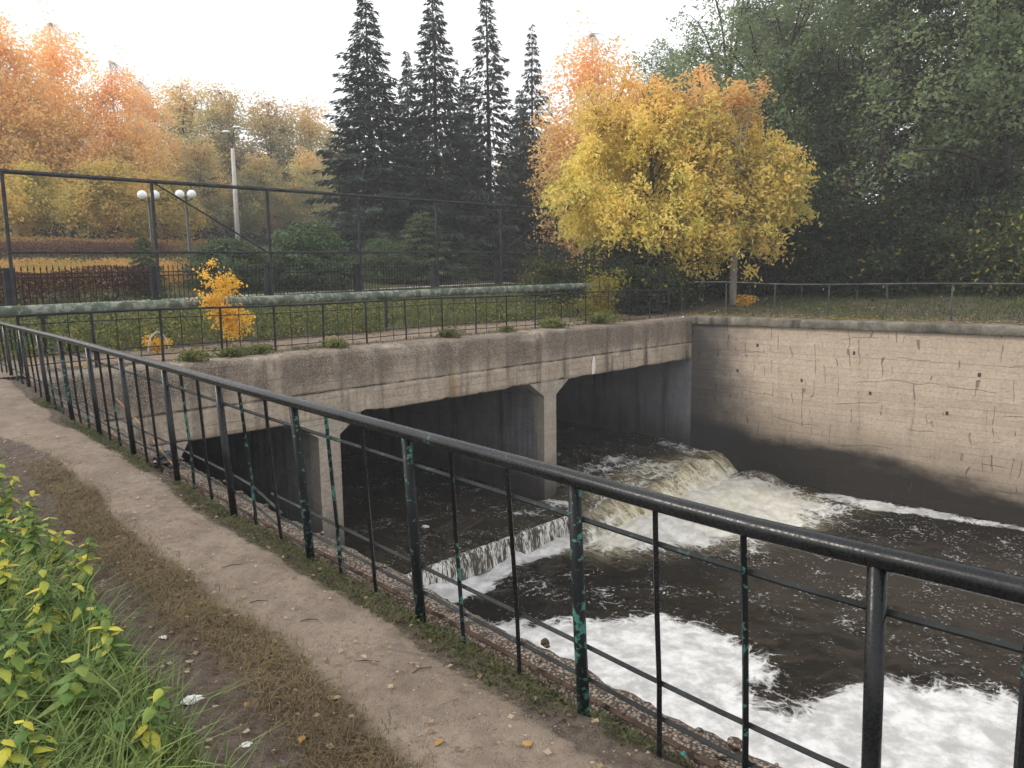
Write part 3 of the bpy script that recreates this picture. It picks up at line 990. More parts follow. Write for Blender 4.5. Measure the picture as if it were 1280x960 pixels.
# tall steel frame standing along the park fence
def fpt(t, u=0.0):
    p = FO + FD * t + FN * u
    return float(p[0]), float(p[1])
frame = thing('steel_frame', 'tall bare steel frame with diagonal braces rising above the park fence', 'frame', (*fpt(0), .97))
fl = (*fpt(0), .97)
def frpart(mb, name, mat=M['frame_paint']):
    o = mb.build(name, mat, frame)
    o.matrix_parent_inverse = Matrix.Translation((-fl[0], -fl[1], -fl[2]))
FT = [-.06, 4.45, 9.05, 13.7, 18.7, 23.85, 29.3]
def ftop(t):
    return 4.87 + .0215 * t
def fmid(t):
    return 2.565 + .0145 * t
for t in FT:
    x, y = fpt(t, -.25)
    mb = MB()
    mb.box((x - .045, y - .045, float(land(x, y)) - .2), (x + .045, y + .045, ftop(t)))
    frpart(mb, 'pole')
for fn, r, nm in ((ftop, .05, 'top_beam'), (fmid, .03, 'middle_rail')):
    mb = MB()
    a, b = FT[0] - .05, FT[-1] + .05
    mb.tube([(*fpt(a, -.25 if nm == 'top_beam' else -.31), fn(a)), (*fpt((a + b) / 2, -.25 if nm == 'top_beam' else -.31), fn((a + b) / 2)), (*fpt(b, -.25 if nm == 'top_beam' else -.31), fn(b))], r * 1.3, 4)
    frpart(mb, nm)
for (ta, za, tb_, zb) in ((4.5, ftop(4.5), 9.0, fmid(9)), (29.2, ftop(29.2), 23.9, fmid(23.9))):
    mb = MB()
    mb.tube([(*fpt(ta, -.2), za), (*fpt((ta + tb_) / 2, -.2), (za + zb) / 2), (*fpt(tb_, -.2), zb)], .032, 4)
    frpart(mb, 'brace')

# ornamental iron park fence, every picket its own piece
fence = thing('iron_fence', 'low black wrought iron fence with spiked pickets along the park edge', 'fence', (*fpt(0), .95))
fo_ = (*fpt(0), .95)
def fnpart(mb, name, mat=M['fence_iron']):
    o = mb.build(name, mat, fence)
    o.matrix_parent_inverse = Matrix.Translation((-fo_[0], -fo_[1], -fo_[2]))
    return o
pk = MB()
pk.tube([(0, 0, .02), (0, 0, 1.25)], .014, 4)
pk.add([[-.032, 0, 1.24], [0, -.012, 1.24], [.032, 0, 1.24], [0, .012, 1.24], [0, 0, 1.40]], None, [[0, 1, 4], [1, 2, 4], [2, 3, 4], [3, 0, 4]])
pk_me = pk.mesh('picket')
pk_me.materials.append(M['fence_iron'])
rg_ = MB()
th = np.linspace(0, 2 * math.pi, 13)
rg_.tube(np.stack([.075 * np.cos(th), 0 * th, .5 + .13 * np.sin(th)], 1), .008, 3, caps=False)
rg_me = rg_.mesh('scroll')
rg_me.materials.append(M['fence_iron'])
FP = [-9.2, -4.6] + FT + [33.5]
for a, b in zip(FP[:-1], FP[1:]):
    za, zb = float(land(*fpt(a))), float(land(*fpt(b)))
    for h in (.14, 1.0, 1.12):
        mb = MB()
        mb.tube([(*fpt(a), za + h), (*fpt((a + b) / 2), (za + zb) / 2 + h), (*fpt(b), zb + h)], .016, 4)
        fnpart(mb, 'rail')
    n = int((b - a) / .175)
    for i in range(1, n):
        t = a + (b - a) * i / n
        x, y = fpt(t)
        z = za + (zb - za) * i / n
        o = obj('picket', pk_me, None, fence, (x - fo_[0], y - fo_[1], z - fo_[2]), (0, 0, math.atan2(FD[1], FD[0])))
        if a > 3 and i % 2:
            obj('scroll', rg_me, None, fence, (x - fo_[0], y - fo_[1] - .01, z - fo_[2]), (0, 0, math.atan2(FD[1], FD[0])))
for t in FP:
    x, y = fpt(t, -.02)
    z = float(land(x, y))
    mb = MB()
    mb.box((x - .13, y - .13, z - .2), (x + .13, y + .13, z + 1.25))
    mb.box((x - .15, y - .15, z + 1.25), (x + .15, y + .15, z + 1.31))
    fnpart(mb, 'post', M['frame_paint'])

# pale kerb behind the fence and a strip of pale path higher up the park
def strip(name, u0, u1, t0, t1, mat, lift, n=40, crown=0.0):
    T, U = np.meshgrid(np.linspace(t0, t1, n), np.linspace(u0, u1, 7), indexing='ij')
    X = FO[0] + FD[0] * T + FN[0] * U
    Y = FO[1] + FD[1] * T + FN[1] * U
    mb = MB()
    mb.grid(X, Y, land(X, Y) + lift)
    return tag(mb.build(name, mat), kind='structure')
strip('kerb_strip', .35, .75, -12, 34, M['kerb'], .10)
strip('park_path', 13.5, 16.5, 24, 60, M['asphalt'], .12)

# ------------------------------------------------------------------ lamps
def globe_lamp(x, y, ztop, label):
    z0 = float(land(x, y))
    t = thing('globe_lamp', label, 'street lamp', (x, y, z0), R(-35), 'twin globe lamps in the park')
    h = ztop - z0
    mb = MB()
    mb.tube([(0, 0, -.1), (0, 0, .5), (0, 0, .52), (0, 0, h - .3)], [.12, .11, .07, .06], 8)
    mb.build('post', M['lamp_post'], t, True)
    mb = MB()
    mb.tube([(-.29, 0, h - .42), (-.15, 0, h - .52), (0, 0, h - .55), (.15, 0, h - .52), (.29, 0, h - .42)], .025, 6)
    mb.build('arm', M['lamp_post'], t)
    for s in (-1, 1):
        mb = MB()
        mb.sphere((s * .29, 0, h - .22), .225, 16, 10)
        g = mb.build('globe', M['globe'], t, True)
        mb = MB()
        mb.tube([(s * .29, 0, h - .47), (s * .29, 0, h - .40)], [.06, .1], 8)
        mb.build('holder', M['lamp_post'], g)
globe_lamp(12.37, 40.24, 5.93, 'twin globe lamp seen behind the second pole of the steel frame')
globe_lamp(14.43, 41.12, 6.15, 'twin globe lamp standing free right of the second frame pole')
x, y = 21.19, 51.32
z0 = float(land(x, y))
t = thing('street_light', 'tall pale concrete street light with two white lamp heads', 'street light', (x, y, z0), R(-40))
mb = MB()
mb.tube([(0, 0, -.2), (0, 0, 7.0 )], [.18, .12], 8)
mb.build('post', M['concrete_post'], t, True)
mb = MB()
mb.tube([(0, 0, 6.6), (0, 0, 7.3), (-.12, 0, 7.8), (-.2, 0, 8.0)], .04, 6)
mb.tube([(0, 0, 7.2), (.1, 0, 7.9), (.2, 0, 8.25)], .04, 6)
mb.build('bracket', M['lamp_post'], t)
for s, zz in ((-1, 8.05), (1, 8.33)):
    mb = MB()
    mb.sphere((0, 0, 0), .2, 12, 8, .5)
    mb.v[0] = mb.v[0] * np.array([1.35, .9, .9]) + np.array([s * .36, 0, zz])
    mb.build('lamp_head', M['globe'], t, True)

# ------------------------------------------------------------------ trees
def rand_unit(n, g):
    v = g.normal(size=(n, 3))
    return v / np.linalg.norm(v, axis=1)[:, None]

def leaf_cloud(C, Nrm, size, g, aspect=.62, fold=.18):
    """one folded four-point leaf per centre"""
    n = len(C)
    Nrm = Nrm / (np.linalg.norm(Nrm, axis=1)[:, None] + 1e-9)
    T = np.cross(Nrm, rand_unit(n, g))
    T /= np.linalg.norm(T, axis=1)[:, None] + 1e-9
    B = np.cross(Nrm, T)
    s = size * g.uniform(.65, 1.35, n)
    a = (T * s[:, None] * .5)
    b = (B * (s * aspect)[:, None] * .5)
    f = Nrm * (s * fold)[:, None]
    V = np.stack([C - a, C + b * 1.0 + f - a * .15, C + a, C - b + f - a * .15], 1).reshape(-1, 3)
    q = np.arange(4 * n).reshape(-1, 4)
    return V, q

def broadleaf(seed, lobes, trunk, limb_r, nclump, nleaf, size, clump_r, palette, n_limb=14, droop=0.0, shell=.45, gaps=.35, hang=0.0, twig=True, asp=.62):
    """lobes: (cx,cy,cz,rx,ry,rz) crown volumes; trunk: list of (x,y,z,r). Returns wood mesh, crown mesh"""
    g = np.random.default_rng(seed)
    L = np.array(lobes, float)
    vol = L[:, 3] * L[:, 4] * L[:, 5]
    pick = g.choice(len(L), nclump * 3, p=vol ** .8 / (vol ** .8).sum())
    d = rand_unit(nclump * 3, g)
    r = g.uniform(0, 1, nclump * 3) ** shell
    r = r * (.48 + 1.12 * fbm(d[:, 0] * 2.1 + pick * 7.3, d[:, 1] * 2.1, d[:, 2] * 2.1 + seed, seed + 5, 2))
    C = L[pick, :3] + d * r[:, None] * L[pick, 3:6]
    keep = fbm(C[:, 0] * .55 + seed, C[:, 1] * .55, C[:, 2] * .55, seed, 3) > gaps
    C, d = C[keep][:nclump], d[keep][:nclump]
    nc = len(C)
    wood = MB()
    tp = np.array(trunk, float)
    wood.tube(tp[:, :3], tp[:, 3], 9)
    nodes = [tp[:, :3][int(len(tp) * .35):]]
    tgt = C[g.choice(nc, min(n_limb, nc), replace=False)]
    top, bot = tp[-1, 2], tp[0, 2]
    for p in tgt:
        f = np.clip(g.uniform(.35, .95), 0, 1)
        zt = bot + (top - bot) * f
        zt = min(zt, max(bot + (top - bot) * .3, p[2] - .15 * np.hypot(*(p[:2] - tp[0, :2]))))
        s = np.array([np.interp(zt, tp[:, 2], tp[:, i]) for i in range(3)])
        rr_ = np.interp(zt, tp[:, 2], tp[:, 3]) * .55
        m = (s + p) / 2 + np.array([0, 0, .12 * np.linalg.norm(p - s)]) + g.normal(0, .12, 3) * np.linalg.norm(p - s) * .5
        tt = np.linspace(0, 1, 7)[:, None]
        P = (1 - tt) ** 2 * s + 2 * tt * (1 - tt) * m + tt ** 2 * p
        wood.tube(P, np.linspace(max(rr_, limb_r * .5), limb_r * .18, 7), 6, caps=False)
        nodes.append(P[1:])
    if twig:
        Nn = np.concatenate(nodes)
        D = np.linalg.norm(C[:, None] - Nn[None], axis=2)
        nn = Nn[D.argmin(1)]
        for a, b in zip(nn, C):
            m = (a + b) / 2 + g.normal(0, .1, 3) * np.linalg.norm(b - a)
            wood.tube([a, m, b], [limb_r * .16, limb_r * .11, limb_r * .05], 3, caps=False)
    k = np.repeat(np.arange(nc), nleaf)
    off = g.normal(size=(len(k), 3)) * clump_r * np.array([1, 1, .6])
    rad = np.linalg.norm(off[:, :2], axis=1)
    P = C[k] + off
    P[:, 2] -= droop * rad + hang * np.abs(g.normal(0, 1, len(k)))
    Nrm = rand_unit(len(k), g) * .8 + np.array([0, 0, .6]) + d[k] * .5
    V, q = leaf_cloud(P, Nrm, size, g, asp)
    ct = g.uniform(0, 1, nc)[k]
    lv = np.clip(.55 * ct + .45 * g.uniform(0, 1, len(k)), 0, 1)
    zr = (P[:, 2] - P[:, 2].min()) / (np.ptp(P[:, 2]) + 1e-6)
    col = palette(lv, zr, P, g)
    crown = mesh_np('crown', V, q, face_attrs={'col': col})
    return wood.mesh('trunk', True), crown

def lerp_cols(f, cols):
    cols = np.array(cols, float)
    x = np.clip(f, 0, 1) * (len(cols) - 1)
    i = np.clip(np.floor(x).astype(int), 0, len(cols) - 2)
    w = (x - i)[:, None]
    return cols[i] * (1 - w) + cols[i + 1] * w

def plant_tree(name, label, cat, meshes, bark, leafm, loc, rz, group=None, scale=None):
    t = thing(name, label, cat, loc, rz, group, scale)
    obj('trunk', meshes[0], bark, t)
    obj('crown', meshes[1], leafm, t)
    return t
def zl(x, y):
    return float(land(x, y)) - .05

# --- yellow maples
def pal_maple(lv, zr, P, g):
    yel = lerp_cols(lv, [(.44, .46, .12), (.76, .65, .17), (.90, .71, .21), (.92, .68, .24)])
    org = lerp_cols(lv, [(.88, .56, .25), (.92, .56, .28), (.92, .50, .26)])
    k = .85 * sstep(.60, 1.08, zr + .35 * (fbm(P[:, 0] * .5, P[:, 1] * .5, P[:, 2] * .5, 5, 2) - .5))[:, None]
    grn = sstep(.62, .75, fbm(P[:, 0] * .8, P[:, 1] * .8, P[:, 2] * .8, 8, 2))[:, None] * (1 - zr)[:, None]
    c = yel * (1 - k) + org * k
    return c * (1 - grn * .6) + np.array([.20, .26, .045]) * grn * .6
def pal_green(dark, light, yellow=0.0):
    def f(lv, zr, P, g):
        c = lerp_cols(lv, [dark, tuple((a + b) / 2 for a, b in zip(dark, light)), light])
        if yellow:
            k = (g.uniform(0, 1, len(lv)) < yellow)[:, None]
            c = np.where(k, np.array([.30, .26, .05]), c)
        return c
    return f
def pal_mix(cols, noise=.5, sc=.35, up=0.0):
    def f(lv, zr, P, g):
        k = (1 - noise) * lv + noise * (fbm(P[:, 0] * sc, P[:, 1] * sc, P[:, 2] * sc, 9, 3) - .5) * 2.4 + noise * .5 + up * (zr - .5)
        return lerp_cols(k, cols)
    return f

m1 = broadleaf(101, [(0, 0, 5.2, 3.7, 3.4, 3.8), (-1.8, -.6, 4.8, 2.5, 2.4, 2.3), (1.6, .5, 5.6, 2.8, 2.6, 3.3), (.2, -1.2, 3.6, 3.6, 2.4, 2.3), (-1, 0, 7.2, 2.4, 2.2, 2.2), (-2.9, -.8, 5.6, 1.7, 1.5, 1.2)],
               [(0, 0, 0, .2), (.05, .1, 1.2, .17), (-.1, .1, 2.6, .14), (.1, 0, 4.6, .1), (0, .1, 7.4, .03)], .10, 640, 62, .20, .27, pal_maple, 30, .8, .42, .43, asp=.45)
plant_tree('maple_tree', 'wide yellow and orange maple, the larger one, overhanging the bridge corner', 'tree', m1, M['bark'], M['leaf'], (25.0, 20.1, zl(25.0, 20.1)), R(-41), 'yellow maples by the far end of the bridge', (.9, .9, 1.0))
m2 = broadleaf(102, [(.2, .4, 5.0, 2.2, 2.2, 3.2), (1.0, 0, 3.9, 2.0, 1.9, 1.9), (-1.0, -.3, 3.6, 1.9, 1.7, 1.5), (.6, .6, 7.0, 1.5, 1.4, 1.5), (1.6, 0, 5.6, 1.3, 1.3, 1.5), (-1.2, .5, 6.4, 1.8, 1.7, 2.3)],
               [(0, 0, -.1, .175), (0, 0, 1.0, .15), (.03, 0, 2.2, .135), (.1, .1, 3.8, .10), (.2, .2, 6.8, .03)], .09, 400, 62, .20, .27, pal_maple, 24, .8, .42, .43, asp=.45)
plant_tree('maple_tree', 'smaller yellow maple with a straight pale trunk behind the far railing', 'tree', m2, M['bark_pale'], M['leaf'], (26.2, 17.0, zl(26.2, 17.0)), R(-41), 'yellow maples by the far end of the bridge', (.9, .9, 1.0))

# --- green broadleaf trees on the far bank
PG = pal_green((.085, .128, .062), (.22, .28, .135), .012)
PG3 = pal_green((.07, .108, .052), (.185, .24, .115), .02)
PG2 = pal_green((.12, .17, .085), (.27, .34, .17), .02)
gA = broadleaf(111, [(0, 0, 11, 4.6, 4.4, 6.6), (-2.4, -1, 7, 4.0, 3.4, 4.6), (2.6, 0, 8, 3.8, 3.6, 5.2), (0, -1.8, 5.0, 4.4, 2.8, 3.0), (.5, 1, 15.6, 3.4, 3.2, 3.8), (-3.2, 0, 12.5, 2.6, 2.4, 3.0)],
               [(0, 0, 0, .34), (.1, 0, 3, .28), (-.1, .1, 6, .22), (.3, 0, 10, .15), (.2, .2, 16, .04)], .20, 620, 62, .19, .42, PG, 36, .7, .5, .47, .14)
gB = broadleaf(112, [(0, 0, 10, 4.2, 4.2, 6.0), (2.2, -.8, 6.6, 3.6, 3.4, 4.2), (-2.4, 0, 8.6, 3.2, 3.2, 4.8), (.4, .6, 15, 3.0, 3.0, 3.6), (1.0, -2, 4.2, 3.6, 2.4, 2.4)],
               [(0, 0, 0, .30), (-.2, 0, 3, .25), (.2, .1, 6, .2), (-.2, 0, 10, .13), (.1, .1, 15, .04)], .18, 640, 60, .19, .42, PG2, 34, .7, .5, .47, .16)
gC = broadleaf(113, [(0, 1.6, 11, 4.6, 3.6, 6.2), (-3.4, .6, 8, 2.8, 3.0, 4.2), (3.2, .8, 9, 3.0, 3.0, 4.6), (.5, .6, 15.6, 3.4, 3.2, 3.8), (-1.5, 2.2, 5.5, 3.4, 2.0, 3.2), (2.6, -.6, 5.4, 2.2, 2.0, 1.6), (-2.6, -1.0, 11.5, 2.2, 1.8, 1.6)],
               [(0, 0, 0, .36), (.1, 0, 3, .31), (-.1, 0, 6, .27), (.25, .1, 9, .22), (.1, .3, 12, .14), (.2, .5, 17, .04)], .24, 620, 60, .19, .42, PG3, 44, .7, .5, .47, .14)
TREES = [
    ('dark green tree with hanging foliage, its dark trunk showing through, right of the maples', gC, 36.6, 16.0, -66, .98, M['bark']),
    ('dark leafy tree at the right edge of the picture above the far railing', gB, 36.6, 11.2, 140, 1.02, M['bark']),
    ('pale green tree top rising right behind the smaller maple', gB, 40.4, 26.8, 260, 1.02, M['bark']),
    ('tall hazy green tree standing deeper in the wood behind the dark tree', gA, 49.5, 25.6, 190, 1.12, M['bark']),
    ('loose grey green tree behind the larger maple, next to the open sky', gB, 46.4, 34.8, 60, .94, M['bark']),
    ('green tree in the background wood towards the right edge', gA, 52.0, 17.5, 300, 1.15, M['bark']),
    ('leafy tree partly outside the right edge, nearest of the far bank', gA, 42.5, 8.2, 75, .98, M['bark']),
    ('shaded green tree filling the gap between smaller maple and dark trunk', gB, 36.4, 21.6, 330, .86, M['bark']),
]
for lab, me, x, y, rz, s, bk in TREES:
    plant_tree('broadleaf_tree', lab, 'tree', me, bk, M['leaf'], (x, y, zl(x, y)), R(rz), 'green trees on the far bank', (s, s, s))

# dark shrubs under the trees
PD = pal_green((.018, .030, .013), (.045, .065, .024), .03)
shr = broadleaf(121, [(0, 0, 1.3, 1.9, 1.6, 1.4), (1.2, 0, 1.0, 1.3, 1.2, 1.1), (-1.2, .2, 1.0, 1.3, 1.2, 1.0), (.2, 0, 2.3, 1.1, 1.1, .9)],
                [(0, 0, 0, .06), (.05, 0, .8, .05), (0, .1, 1.8, .02)], .04, 330, 30, .15, .26, PD, 12, .2, .5, .3)
shr2 = broadleaf(122, [(0, 0, 1.0, 1.5, 1.3, 1.1), (.9, 0, 1.5, 1.0, 1.0, 1.1), (-.8, .2, .8, 1.1, 1.0, .8)],
                 [(0, 0, 0, .05), (.05, 0, .6, .04), (0, .1, 1.5, .02)], .04, 240, 30, .14, .24, pal_green((.024, .038, .015), (.075, .095, .03), .10), 10, .2, .5, .3)
SHRUBS = [
    (22.6, 19.2, 1.0, shr, 'dark shrub under the left side of the larger maple'),
    (24.6, 19.0, .95, shr2, 'leafy shrub filling the space beneath the larger maple'),
    (25.6, 21.2, 1.2, shr, 'dense dark shrub behind the bridge corner between both maples'),
    (28.4, 18.6, 1.15, shr, 'dark shrub right behind the pale maple trunk'),
    (30.2, 16.0, 1.25, shr, 'dark shrub behind the far railing, first right of the pale trunk'),
    (31.4, 13.2, 1.3, shr, 'dark shrub behind the far railing below the hanging foliage'),
    (31.6, 10.4, 1.25, shr2, 'green shrub behind the far railing below the dark trunk'),
    (30.6, 7.6, 1.2, shr2, 'bright green shrub at the right edge behind the far railing'),
    (33.6, 18.6, 1.5, shr, 'black green shrub deep in shade behind the far railing'),
    (35.0, 14.8, 1.7, shr, 'tall dark shrub at the foot of the dark trunk'),
    (35.4, 11.4, 1.6, shr, 'tall shaded shrub in front of the right edge tree'),
    (34.6, 8.4, 1.5, shr2, 'leafy shrub behind the bright green one at the right edge'),
    (29.0, 22.6, 1.5, shr, 'dark shrub left of the gap behind both maples'),
    (21.0, 21.6, .8, shr2, 'low green shrub at the right end of the green pipe'),
    (38.0, 23.5, 1.9, shr, 'large dark thicket shrub far behind the smaller maple'),
    (40.0, 13.5, 2.0, shr, 'large dark thicket shrub deep in the wood on the right'),
]
rs = random.Random(4)
for x, y, s, me, lab in SHRUBS:
    plant_tree('shrub', lab, 'shrub', me, M['bark'], M['leaf'], (x, y, zl(x, y)), rs.uniform(0, 6.28), 'shrubs beneath the trees', (s, s, s * rs.uniform(.9, 1.1)))

# --- birches and the autumn wood
OR = [(.66, .53, .19), (.82, .60, .24), (.88, .58, .27), (.88, .53, .27)]
bA = broadleaf(131, [(0, 0, 9.5, 3.4, 3.4, 6.5), (1.6, 0, 6.4, 2.8, 2.6, 4.0), (-1.6, .3, 7.0, 2.8, 2.6, 4.4), (0, 0, 13.6, 2.2, 2.2, 3.0)],
               [(0, 0, 0, .2), (.1, 0, 4, .16), (0, .1, 9, .1), (.1, 0, 16, .03)], .11, 820, 30, .24, .46, pal_mix(OR, .5, .3, .3), 22, .6, .45, .4, .35)
YE = [(.40, .38, .11), (.64, .52, .14), (.80, .58, .16), (.82, .50, .18)]
bB = broadleaf(132, [(0, 0, 4.2, 3.2, 3.0, 2.6), (1.8, 0, 3.4, 2.2, 2.0, 1.8), (-1.8, 0, 3.2, 2.2, 2.0, 1.7), (0, 0, 6.0, 1.9, 1.9, 1.6)],
               [(0, 0, 0, .14), (.05, 0, 2, .11), (0, .1, 6, .03)], .08, 460, 30, .23, .4, pal_mix(YE, .5, .4), 14, .4, .45, .38, .15)
MG = [(.28, .29, .16), (.44, .41, .20), (.66, .53, .24), (.82, .54, .27)]
bC = broadleaf(133, [(0, 0, 8.0, 4.2, 4.0, 5.6), (2.2, 0, 6, 3.2, 3.0, 3.8), (-2.2, 0, 6, 3.2, 3.0, 4.0), (0, 0, 12.0, 2.6, 2.6, 2.6)],
               [(0, 0, 0, .2), (.1, 0, 4, .17), (0, .1, 8, .11), (.1, 0, 13.6, .03)], .13, 720, 30, .27, .5, pal_mix(MG, .5, .25, .5), 24, .4, .45, .43, .2)
AUT = [
    ('birch_tree', 'orange birch with a white trunk, tallest at the left edge', bA, 11.4, 68.0, 1.0, 0, 'birch'),
    ('birch_tree', 'large orange birch, second from the left edge', bA, 15.3, 70.0, 1.01, 80, 'birch'),
    ('birch_tree', 'orange birch at the right end of the tall orange group', bA, 18.2, 65.6, .84, 150, 'birch'),
    ('birch_tree', 'lower orange birch stepping down from the tall orange group', bA, 21.4, 69.5, .80, 230, 'birch'),
    ('birch_tree', 'orange birch cut by the left edge of the picture', bA, 7.6, 67.5, 1.0, 300, 'birch'),
    ('birch_tree', 'pale orange birch behind the tall orange group', bA, 12.0, 78.0, 1.0, 40, 'birch'),
    ('yellow_tree', 'low yellow tree left of the twin globe lamps', bB, 14.6, 55.6, .80, 10, 'bark'),
    ('yellow_tree', 'small yellow orange tree with pale stem near the left edge', bB, 11.2, 60.4, .75, 100, 'birch'),
    ('yellow_tree', 'yellow tree behind the twin globe lamps', bB, 18.6, 57.6, .74, 190, 'bark'),
    ('yellow_tree', 'small orange tree leaning in from the left edge', bB, 7.8, 58.0, .8, 290, 'bark'),
    ('autumn_tree', 'hazy orange topped tree left of the concrete street light', bC, 27.5, 78.1, 1.02, 0, 'bark'),
    ('autumn_tree', 'hazy grey green tree right behind the concrete street light', bC, 32.8, 81.5, 1.06, 70, 'bark'),
    ('autumn_tree', 'hazy olive tree halfway from street light to the spruces', bC, 34.9, 75.0, .97, 140, 'bark'),
    ('autumn_tree', 'hazy orange tree just left of the tall spruces', bC, 40.3, 77.5, 1.04, 200, 'bark'),
    ('autumn_tree', 'pale orange tree half hidden by the leftmost tall spruce', bC, 45.6, 80.9, 1.04, 260, 'bark'),
    ('autumn_tree', 'lower green tree below the concrete street light head', bC, 25.0, 67.4, .60, 310, 'bark'),
    ('autumn_tree', 'lower olive tree right of the concrete street light', bC, 29.6, 66.0, .56, 20, 'bark'),
    ('autumn_tree', 'lower yellow green tree beside the leftmost tall spruce', bC, 33.6, 65.0, .60, 110, 'bark'),
    ('autumn_tree', 'distant tree seen between first and second tall spruce', bC, 51.8, 82.2, .92, 50, 'bark'),
    ('autumn_tree', 'distant tree seen between the middle tall spruces', bC, 59.4, 79.5, .95, 90, 'bark'),
    ('autumn_tree', 'distant orange tree seen left of the rightmost tall spruce', bC, 63.0, 70.0, 1.0, 170, 'bark'),
    ('birch_tree', 'orange birch rising behind the larger maple, beside the rightmost spruce', bA, 36.0, 33.4, .93, 20, 'birch'),
    ('birch_tree', 'orange birch glimpsed low behind the rightmost spruce', bA, 55.0, 56.0, .9, 120, 'birch'),
    ('birch_tree', 'yellow orange birch glimpsed through the dark tree on the right', bA, 58.5, 30.5, .85, 210, 'birch'),
    ('birch_tree', 'yellow orange birch glimpsed near the right edge wood', bA, 62.0, 19.2, .9, 330, 'birch'),
]
for nm, lab, me, x, y, s, rz, bk in AUT:
    plant_tree(nm, lab, 'tree', me, M[bk], M['leaf'], (x, y, zl(x, y)), R(rz), 'autumn trees in the park', (s, s, s))

# --- spruces
def conifer(seed, H, RB, z0, dens, spray, dark, light, power=.8, whorl=.36, nb=8):
    g = np.random.default_rng(seed)
    wood = MB()
    zz = np.linspace(0, H, 9)
    wood.tube(np.stack([.03 * np.sin(zz), .03 * np.cos(zz * .8), zz], 1), np.linspace(H * .014, .012, 9), 8)
    C, A, S, lv = [], [], [], []
    z = z0
    while z < H - .15:
        f = 1 - (z - z0) / (H - z0)
        n = max(4, int(nb * (.55 + .45 * f)))
        ph = g.uniform(0, 6.28)
        for i in range(n):
            a = ph + i * 6.283 / n + g.normal(0, .2)
            Lb = (RB * f ** power) * (g.uniform(.55, 1.1) + (.3 if g.random() < .12 else 0)) + .10
            dirv = np.array([math.cos(a), math.sin(a), 0])
            dr = g.uniform(.25, .5) * (.5 + .6 * f)
            m = max(3, int(Lb / .22))
            s = np.linspace(0, 1, m)
            P = np.array([0, 0, z + g.uniform(-.12, .12)]) + dirv * (s * Lb)[:, None] + np.array([0, 0, 1.0]) * (-dr * Lb * s + .34 * dr * Lb * s ** 3)[:, None]
            wood.tube(P[[0, m // 2, m - 1]], [.02 * (.3 + Lb * .25), .012, .005], 3, caps=False)
            side = np.array([-dirv[1], dirv[0], 0])
            bl = g.uniform(0, 1)
            for k in range(int(dens * Lb) + 4):
                u = g.uniform(.12, 1.0) ** .8
                base = np.array([np.interp(u, s, P[:, j]) for j in range(3)])
                sg = g.choice((-1, 1))
                w = (1 - u * .75) * Lb * .38
                d = dirv * g.uniform(.4, 1.0) + side * sg * g.uniform(.1, 1.1) + np.array([0, 0, -g.uniform(.1, .75)])
                d /= np.linalg.norm(d)
                C.append(base + side * sg * g.uniform(0, w) + np.array([0, 0, -g.uniform(0, .10)]))
                A.append(d)
                S.append(spray * g.uniform(.6, 1.3) * (.6 + .5 * f))
                lv.append(.5 * bl + .5 * g.uniform(0, 1))
        z += whorl * g.uniform(.75, 1.25) * (.6 + .5 * f)
    C, A, S, lv = np.array(C), np.array(A), np.array(S), np.array(lv)
    n = len(C)
    B = np.cross(A, rand_unit(n, g) * .6 + np.array([0, 0, 1.0]))
    B /= np.linalg.norm(B, axis=1)[:, None] + 1e-9
    U = np.cross(B, A)
    w = (S * .17)[:, None]
    V = np.stack([C, C + A * (S * .45)[:, None] + B * w + U * w * .4, C + A * S[:, None], C + A * (S * .45)[:, None] - B * w + U * w * .4], 1).reshape(-1, 3)
    crown = mesh_np('crown', V, np.arange(4 * n).reshape(-1, 4), face_attrs={'col': lerp_cols(lv, [dark, light])})
    return wood.mesh('trunk', True), crown
sA = conifer(201, 15.6, 4.4, .6, 33, .44, (.026, .045, .036), (.065, .092, .070), .92, .35, 10)
sB = conifer(202, 15.6, 4.1, .6, 32, .42, (.028, .048, .039), (.070, .096, .075), 1.0, .37, 10)
sC = conifer(203, 3.6, 2.5, .12, 60, .26, (.036, .062, .028), (.105, .145, .065), .5, .2, 12)
sD = conifer(204, 3.4, 1.9, .12, 60, .25, (.042, .070, .030), (.12, .16, .07), .65, .2, 11)
sE = conifer(206, 15.6, 4.0, .7, 26, .45, (.030, .048, .040), (.078, .102, .080), 1.12, .42, 8)
def spruce(lab, me, x, y, ztop, h0, rz, wide=1.0, grp='tall dark spruces behind the fence', nm='spruce_tree', cat='tree'):
    z = zl(x, y)
    s = (ztop - z) / h0
    plant_tree(nm, lab, cat, me, M['bark'], M['needle'], (x, y, z), R(rz), grp, (s * wide, s * wide, s))
spruce('tall dark spruce with a broad skirt, leftmost of the tall spruces', sA, 24.7, 40.2, 17.7, 15.6, 0, 1.05)
spruce('slender shorter spruce standing back between first and second tall spruce', sB, 32.6, 47.9, 17.4, 15.6, 60, .85)
spruce('tall narrow spruce, second of the front tall spruces from the left', sB, 28.8, 39.4, 18.8, 15.6, 120, .98)
spruce('tall open topped spruce, third of the front tall spruces from the left', sE, 31.9, 38.2, 19.2, 15.6, 200, .92)
spruce('narrow spruce half behind the yellow maple, rightmost of the tall spruces', sE, 35.4, 38.0, 17.6, 15.6, 250, .8)
spruce('spruce standing back between second and third front spruces', sA, 37.5, 47.6, 16.6, 15.6, 300, .9)
spruce('spruce standing back left of the rightmost tall spruce', sB, 43.0, 47.6, 16.2, 15.6, 10, .95)
